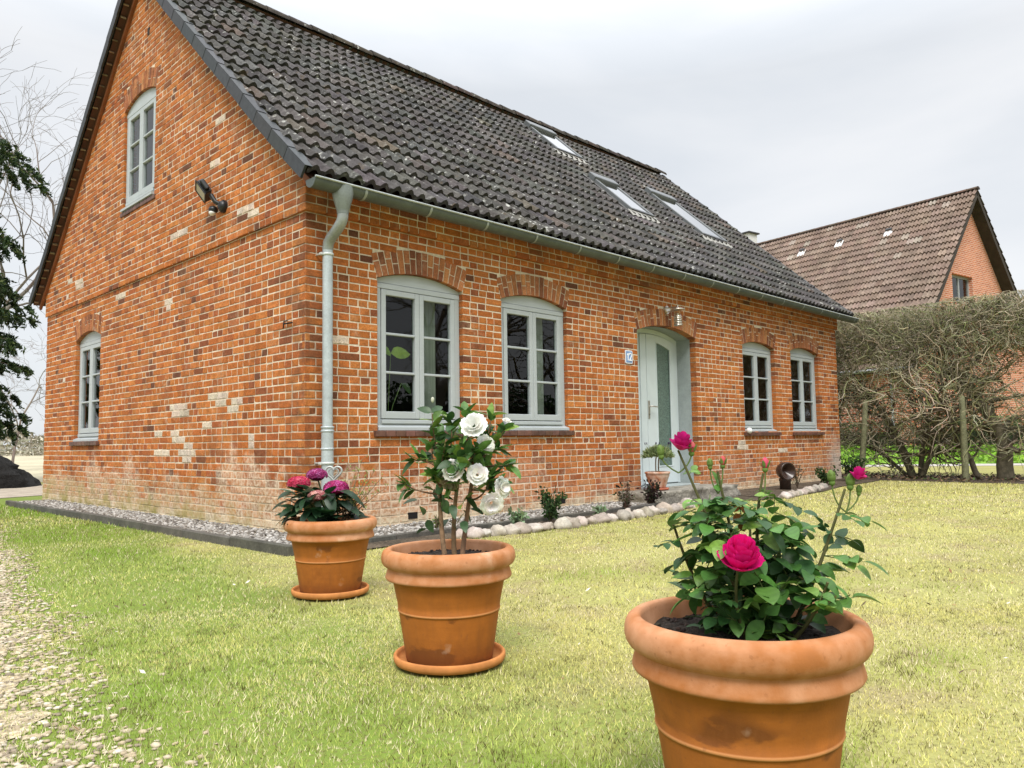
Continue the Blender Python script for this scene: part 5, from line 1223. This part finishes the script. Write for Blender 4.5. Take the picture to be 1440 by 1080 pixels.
for (t_, g_) in ((3.07, .93), (5.27, .90), (7.10, .92)):
    s = L_*(1-g_/HW); p, nv_ = sf(t_, s); m_ = MB(); tt = Vector((HW, 0, SLP*HW)).normalized()
    def VP(x, y_, z, p=p, nv_=nv_): return tuple(p+Vector((0, x, 0))+tt*y_+nv_*z)
    m_.box((-.17, -.22, .05), (.17, .16, .10), (.66, .66, .66), VP, .015); m_.box((-.13, .1, .101), (.13, .2, .16), (.02, .02, .02), VP, .01); m_.build('roof_vent', PLASTIC, nb)
m_ = MB(); m_.box((.6, 11.1, ZA-2.0), (1.25, 11.8, ZA+.95), (.62, .62, .60)); m_.box((.5, 11.0, ZA+.951), (1.35, 11.9, ZA+1.02), (.05, .05, .05)); m_.build('chimney', CONC2 if 'CONC2' in globals() else mat('white_render', None, .9, [(8, .9, 1.05)]), nb)
m_ = MB(); m_.tube([(-wx-.06, 1.0, .0), (-wx-.06, 1.0, ZE-.1)], .05, 10, (.4, .42, .43)); m_.tube([(-HW-.05, 0, ZE-.02), (-HW-.05, LN, ZE-.02)], .07, 10, (.3, .31, .31)); m_.build('gutter', ZINC, nb)
m_ = MB(); m_.box((-wx-.02, 3.0, .0), (-wx+.03, 6.2, 2.5), (.02, .02, .02)); m_.build('garage_opening', WOODM, nb)  # near-black panel, the shade of the open garage painted on

# ------------------------------------------------------------------ trees
def bare_tree(loc, h, seed, label, grp=None, spread=.55, depth=6, r0=None, lean=(0, 0), grpmin=False):
    random.seed(seed); o = thing('bare_tree', label, 'tree', loc, 0, grp); tr = MB(); br = MB()
    def grow(p, d, L_, r, lv):
        pts = walk(p, d, L_, 4, .13 if lv < 2 else .2, .02 if lv < 3 else -.01); rs = list(np.linspace(r, r*.66, 5))
        (tr if lv == 0 else br).tube(pts, rs, 8 if lv < 2 else (5 if lv < 4 else 3), jit((.17, .145, .12), .15), lv == 0)
        if lv >= depth: return
        kids = 3 if lv < 4 else 2
        for k in range(kids):
            i = 4 if k == 0 else random.randint(2, 4); th = random.uniform(0, 2*PI); dd = (pts[i]-pts[i-1]).normalized(); s_ = dd.orthogonal().normalized(); b_ = dd.cross(s_)
            nd = dd+(s_*math.cos(th)+b_*math.sin(th))*(spread*random.uniform(.6, 1.5)); grow(pts[i], nd, L_*random.uniform(.62, .86), max(.006 if not grpmin else .014, r*(.66 if k == 0 else .5)), lv+1)
    grow((0, 0, -.1), (lean[0], lean[1], 1), h*.27, r0 or h*.02, 0)
    tr.build('trunk', BARK, o); br.build('crown', TWIGM, o)
bare_tree((.55, 23.4, 0), 16.5, 2, 'tall bare tree with thin spreading twigs behind the spruce', None, .48, 7, .115)
bare_tree((4.0, 27.6, 0), 8.4, 8, 'small bare tree with fine twigs between the spruce and the gable corner', None, .55, 7, .055)
for k, (x, y, h) in enumerate(((13, -19, 12), (19, -21, 13), (27, -20, 12))):
    bare_tree((x, y, 0), h, 50+k, ('bare tree at the near end of the row across the lawn, mirrored in the windows', 'tallest bare tree across the lawn, mirrored in the windows', 'bare tree at the far end of the row across the lawn')[k], None, .6, 6, h*.032, grpmin=True)
rh = thing('evergreen_hedge', 'tall dark hedge added out of view opposite the house front to darken its window reflections', 'hedge')  # unseen hedge, added to darken the reflections in the front windows
n = 16000; t = rng.uniform(-6, 46, n); P_ = np.stack([t, -27+rng.uniform(-.7, .7, n)+t*.05, rng.uniform(0, 1, n)*(3.2+1.2*vnoise(t, t*0, .3, 5))], 1)
card_leaves('foliage', P_, rng.uniform(.25, .45, n), palette(n, DG, .3), LEAFMATT, rh)
mb = MB(); mb.add([(-6, -27.3, 0), (46, -24.7, 0), (46, -24.7, 3.0), (-6, -27.3, 3.0), (-6, -27.5, 0), (46, -24.9, 0), (46, -24.9, 3.0), (-6, -27.5, 3.0)], [(0, 1, 2, 3), (4, 7, 6, 5), (3, 2, 6, 7)], (.02, .03, .012)); mb.build('trunk', BARK, rh)  # dark sheet filling the added hedge
# spruce at the left
random.seed(14)
sp = thing('spruce_tree', 'tall dark green spruce with drooping boughs at the left edge beyond the gable', 'tree', (-.80, 17.09, 0)); tr = MB(); nd = []
tr.tube([(0, 0, -.1), (0, 0, 4), (.05, 0, 9), (0, 0, 13)], [.24, .19, .10, .03], 10, (.12, .08, .055)); BR = MB()
for k in range(336):
    z = 1.7+10.6*(k/330)**.95; th = k*2.4+random.uniform(-.4, .4); L_ = float(np.interp(z, [1.5, 5, 6.6, 7.6, 9, 11, 13], [2.3, 2.7, 2.35, 1.6, 1.3, .8, .2]))*random.uniform(.72, 1.06)
    if k >= 330: z = 8.75-.12*(k-330); th = math.atan2(RV.y, RV.x)+(k-332.5)*.16; L_ = 2.75
    d = Vector((math.cos(th), math.sin(th), .12)); pts = [Vector((0, 0, z))+d*(L_*t)+Vector((0, 0, -.42*L_*t*t+.12*L_*t**4)) for t in np.linspace(0, 1, 9)]
    BR.tube(pts, list(np.linspace(.03, .006, 9)), 5, (.11, .075, .05), False)
    for i in range(1, 9):
        for _ in range(7):
            side = Vector((-d.y, d.x, 0))*random.choice((-1, 1)); q = (d*.55+side*random.uniform(.2, .9)+Vector((0, 0, random.uniform(-.9, -.05)))).normalized(); tl = random.uniform(.22, .5)*(1.15-.5*i/9)*min(1, L_)
            for s_ in np.linspace(.05, 1, 17): nd.append(pts[i]+q*(tl*s_)+rvec(.022)+Vector((0, 0, -.08*s_*s_)))
tr.build('trunk', BARK, sp); BR.build('limbs', BARK, sp)
P_ = np.array([q[:] for q in nd]); n = len(P_)
card_leaves('needles', P_, rng.uniform(.10, .19, n), palette(n, [((.030, .058, .018), 4), ((.050, .085, .022), 3), ((.018, .036, .014), 3), ((.09, .115, .03), 1)], .25), NEEDLEM, sp, 0, .32)
# dark heap, far scrub, far field edge
hp_ = MB(); V = []; NU, NV = 40, 16
for j in range(NV+1):
    for i in range(NU):
        a_ = 2*PI*i/NU; t = j/NV; r = (1-t)**.75; d = Vector((math.cos(a_)*r, math.sin(a_)*r, t)); k = 1+.16*mnoise.noise(d*2.2)+.10*mnoise.noise(d*7)+.05*mnoise.noise(d*18)
        V.append((d.x*1.35*k, d.y*1.2*k, .92*(t**.8)*(1+.12*mnoise.noise(Vector((d.x*2, d.y*2, 3))))-.03))
hp_.add(V, [(j*NU+i, j*NU+(i+1) % NU, (j+1)*NU+(i+1) % NU, (j+1)*NU+i) for j in range(NV) for i in range(NU)], (1, 1, 1), True); o = hp_.build('earth_heap', mat('black_earth', (.010, .009, .008), .95, [(14, .5, 1.6)], (35, 1, .05))); o.location = (.35, 14.9, 0); tag(o, 'rounded heap of black earth beside the drive left of the gable', 'heap')
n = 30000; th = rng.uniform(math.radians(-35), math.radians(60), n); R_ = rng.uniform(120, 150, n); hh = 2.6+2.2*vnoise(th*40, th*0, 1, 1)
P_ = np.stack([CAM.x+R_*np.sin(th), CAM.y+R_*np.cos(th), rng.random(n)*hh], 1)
tag(card_leaves('far_scrub', P_, rng.uniform(.7, 1.5, n), palette(n, [((.30, .27, .21), 3), ((.36, .34, .27), 2), ((.22, .22, .15), 2)], .2), TWIGM, None, 0, .25), kind='stuff')  # distance haze is put into the pale scrub colours

# ------------------------------------------------------------------ lawn grass
def grass(name, n, xr, yr, hr, wr, dens, near):
    x = rng.uniform(*xr, n); y = rng.uniform(*yr, n); dx = x-CAM.x; dy = y-CAM.y; dep = dx*_f.x+dy*_f.y; lat = dx*_r.x+dy*_r.y
    k = (dep > near[0]) & (dep < near[1]) & (np.abs(lat) < dep*.80+.35)
    e = path_edge(y)-x                                           # >0 on the path
    k &= ~((e > 0) & (rng.random(n) > np.clip(.75-e*1.3, .07, 1)*(.3+.7*(vnoise(x, y, 3.5, 9) > .4))))
    k &= ~((x > -.62) & (x < LH) & (y > -.80) & (y < 7.8))
    sy = np.interp(x, [q[0] for q in SLINE], [q[1] for q in SLINE]); k &= ~((x > -.62) & (x < 12.3) & (y > sy-.0))
    k &= x < 12.33+.03*np.minimum(y, 0)+rng.uniform(-.12, .05, n)
    k &= ~((y > 9.2) & (y < 15.3)) & ~((x > LH) & (y > 0) & (x < 14.8))
    for (a_, b_, r_) in ((P1[0], P1[1], .22), (P2[0], P2[1], .22), (P3[0], P3[1], .18)): k &= (x-a_)**2+(y-b_)**2 > r_*r_
    x, y, e_ = x[k], y[k], e[k]; n = len(x)
    p1 = vnoise(x, y, .9, 11)*.6+vnoise(x, y, 2.6, 12)*.4; p2 = vnoise(x, y, 3.1, 13)*.6+vnoise(x, y, 8, 15)*.4; p3 = vnoise(x, y, 1.7, 14)
    green = np.clip((.44-p1)*3.0+np.clip((1.9+e_)/.8, 0, 1)*1.0*(.5+.5*vnoise(x, y, 1.6, 31))-np.clip((e_+.3)/.3, 0, 1)*.6+np.clip((y-1)*.2, 0, .4), 0, 1); bare = np.clip((p2-.66)*6, 0, 1)
    straw = rng.random(n) < .16+.42*np.clip((p3-.35)*2, 0, 1)*(1-green)+.3*bare+.5*np.clip(e_+.35, 0, 1)
    h = rng.uniform(*hr, n)*(1-.45*bare)*(1+.5*green)*(.7+.6*vnoise(x, y, 6, 16)); w_ = rng.uniform(*wr, n)
    yel = np.array([.74, .69, .26]); grn = np.array([.265, .41, .045]); stw = np.array([.80, .71, .48]); dk = np.array([.13, .11, .035])
    c = yel[None]*(1-green[:, None])+grn[None]*green[:, None]; c[straw] = stw; dm_ = rng.random(n) < .12+.40*(vnoise(x, y, 14, 21) > .78); c[dm_] = dk; c = c*rng.uniform(.72, 1.25, (n, 1))*np.array([1, 1, 1])
    a_ = rng.uniform(0, 2*PI, n); la = rng.uniform(0, 2*PI, n); ln = h*rng.uniform(.15, 1.1, n); bx, by = np.cos(a_)*w_*.5, np.sin(a_)*w_*.5
    tip = np.stack([x+np.cos(la)*ln, y+np.sin(la)*ln, h], 1); V_ = np.stack([np.stack([x-bx, y-by, np.zeros(n)-.002], 1), np.stack([x+bx, y+by, np.zeros(n)-.002], 1), tip], 1)
    return np_mesh(name, V_.reshape(-1, 3), np.arange(3*n).reshape(n, 3), c, GRASSM)
SLINE = [(-.62, -.82), (-.3, -.82), (-.1, -.84), (.1, -.86), (.9, -.98), (1.55, -1.16), (2.2, -1.26), (3.1, -1.22), (4.0, -1.18), (4.75, -1.05), (5.15, -.92), (5.6, -.95), (7.0, -1.30), (8.6, -1.22), (9.9, -.95), (12.3, -.8)]
parts_ = [grass('lawn_grass', 520000, (-5.2, 2.0), (-6.2, .5), (.006, .018), (.0024, .0044), 1, (1.0, 4.2)),
          grass('lawn_grass', 420000, (-5.0, 8.0), (-6.6, 8.0), (.008, .021), (.0036, .0066), 1, (4.2, 8.5)),
          grass('lawn_grass', 260000, (-4.5, 14.0), (-9, 9.2), (.012, .030), (.007, .012), 1, (8.5, 19))]
for o in parts_: tag(o, kind='stuff')
# bits lying in the grass: fallen twigs, dry leaves, daisies
n = 420; x = rng.uniform(-3.0, 9, n); y = rng.uniform(-6, -1.3, n); k = (x-CAM.x)*_f.x+(y-CAM.y)*_f.y > 1.5; x, y = x[k], y[k]; n = len(x)
tag(flat_leaves('dry_leaves', x, y, np.full(n, .024), rng.uniform(.012, .035, n), palette(n, [((.22, .13, .06), 3), ((.36, .26, .14), 2), ((.60, .56, .48), 2), ((.10, .07, .04), 1)], .2), LITTERM), kind='stuff')
tg = MB(); tg.tube([(0, 0, .02), (.03, .005, .026), (.07, -.004, .022)], [.004, .0045, .003], 6, (.10, .075, .05)); o = tg.build('fallen_twig', BARK); o.location = (-1.62, -5.72, 0); o.rotation_euler = (0, 0, -.6); tag(o, 'short dark twig lying on the lawn right of the foreground pot', 'twig')
tg = MB(); tg.tube([(0, 0, .02), (.04, .006, .03), (.09, 0, .026), (.13, -.01, .02)], [.007, .009, .008, .004], 7, (.62, .57, .48)); o = tg.build('wood_chip', BARK); o.location = tuple(LD(0, 0, 0)+Vector((-1.52, -6.08, 0))); o.rotation_euler = (0, 0, -.9); tag(o, 'pale dry piece of stick in the bottom right corner of the lawn', 'stick')
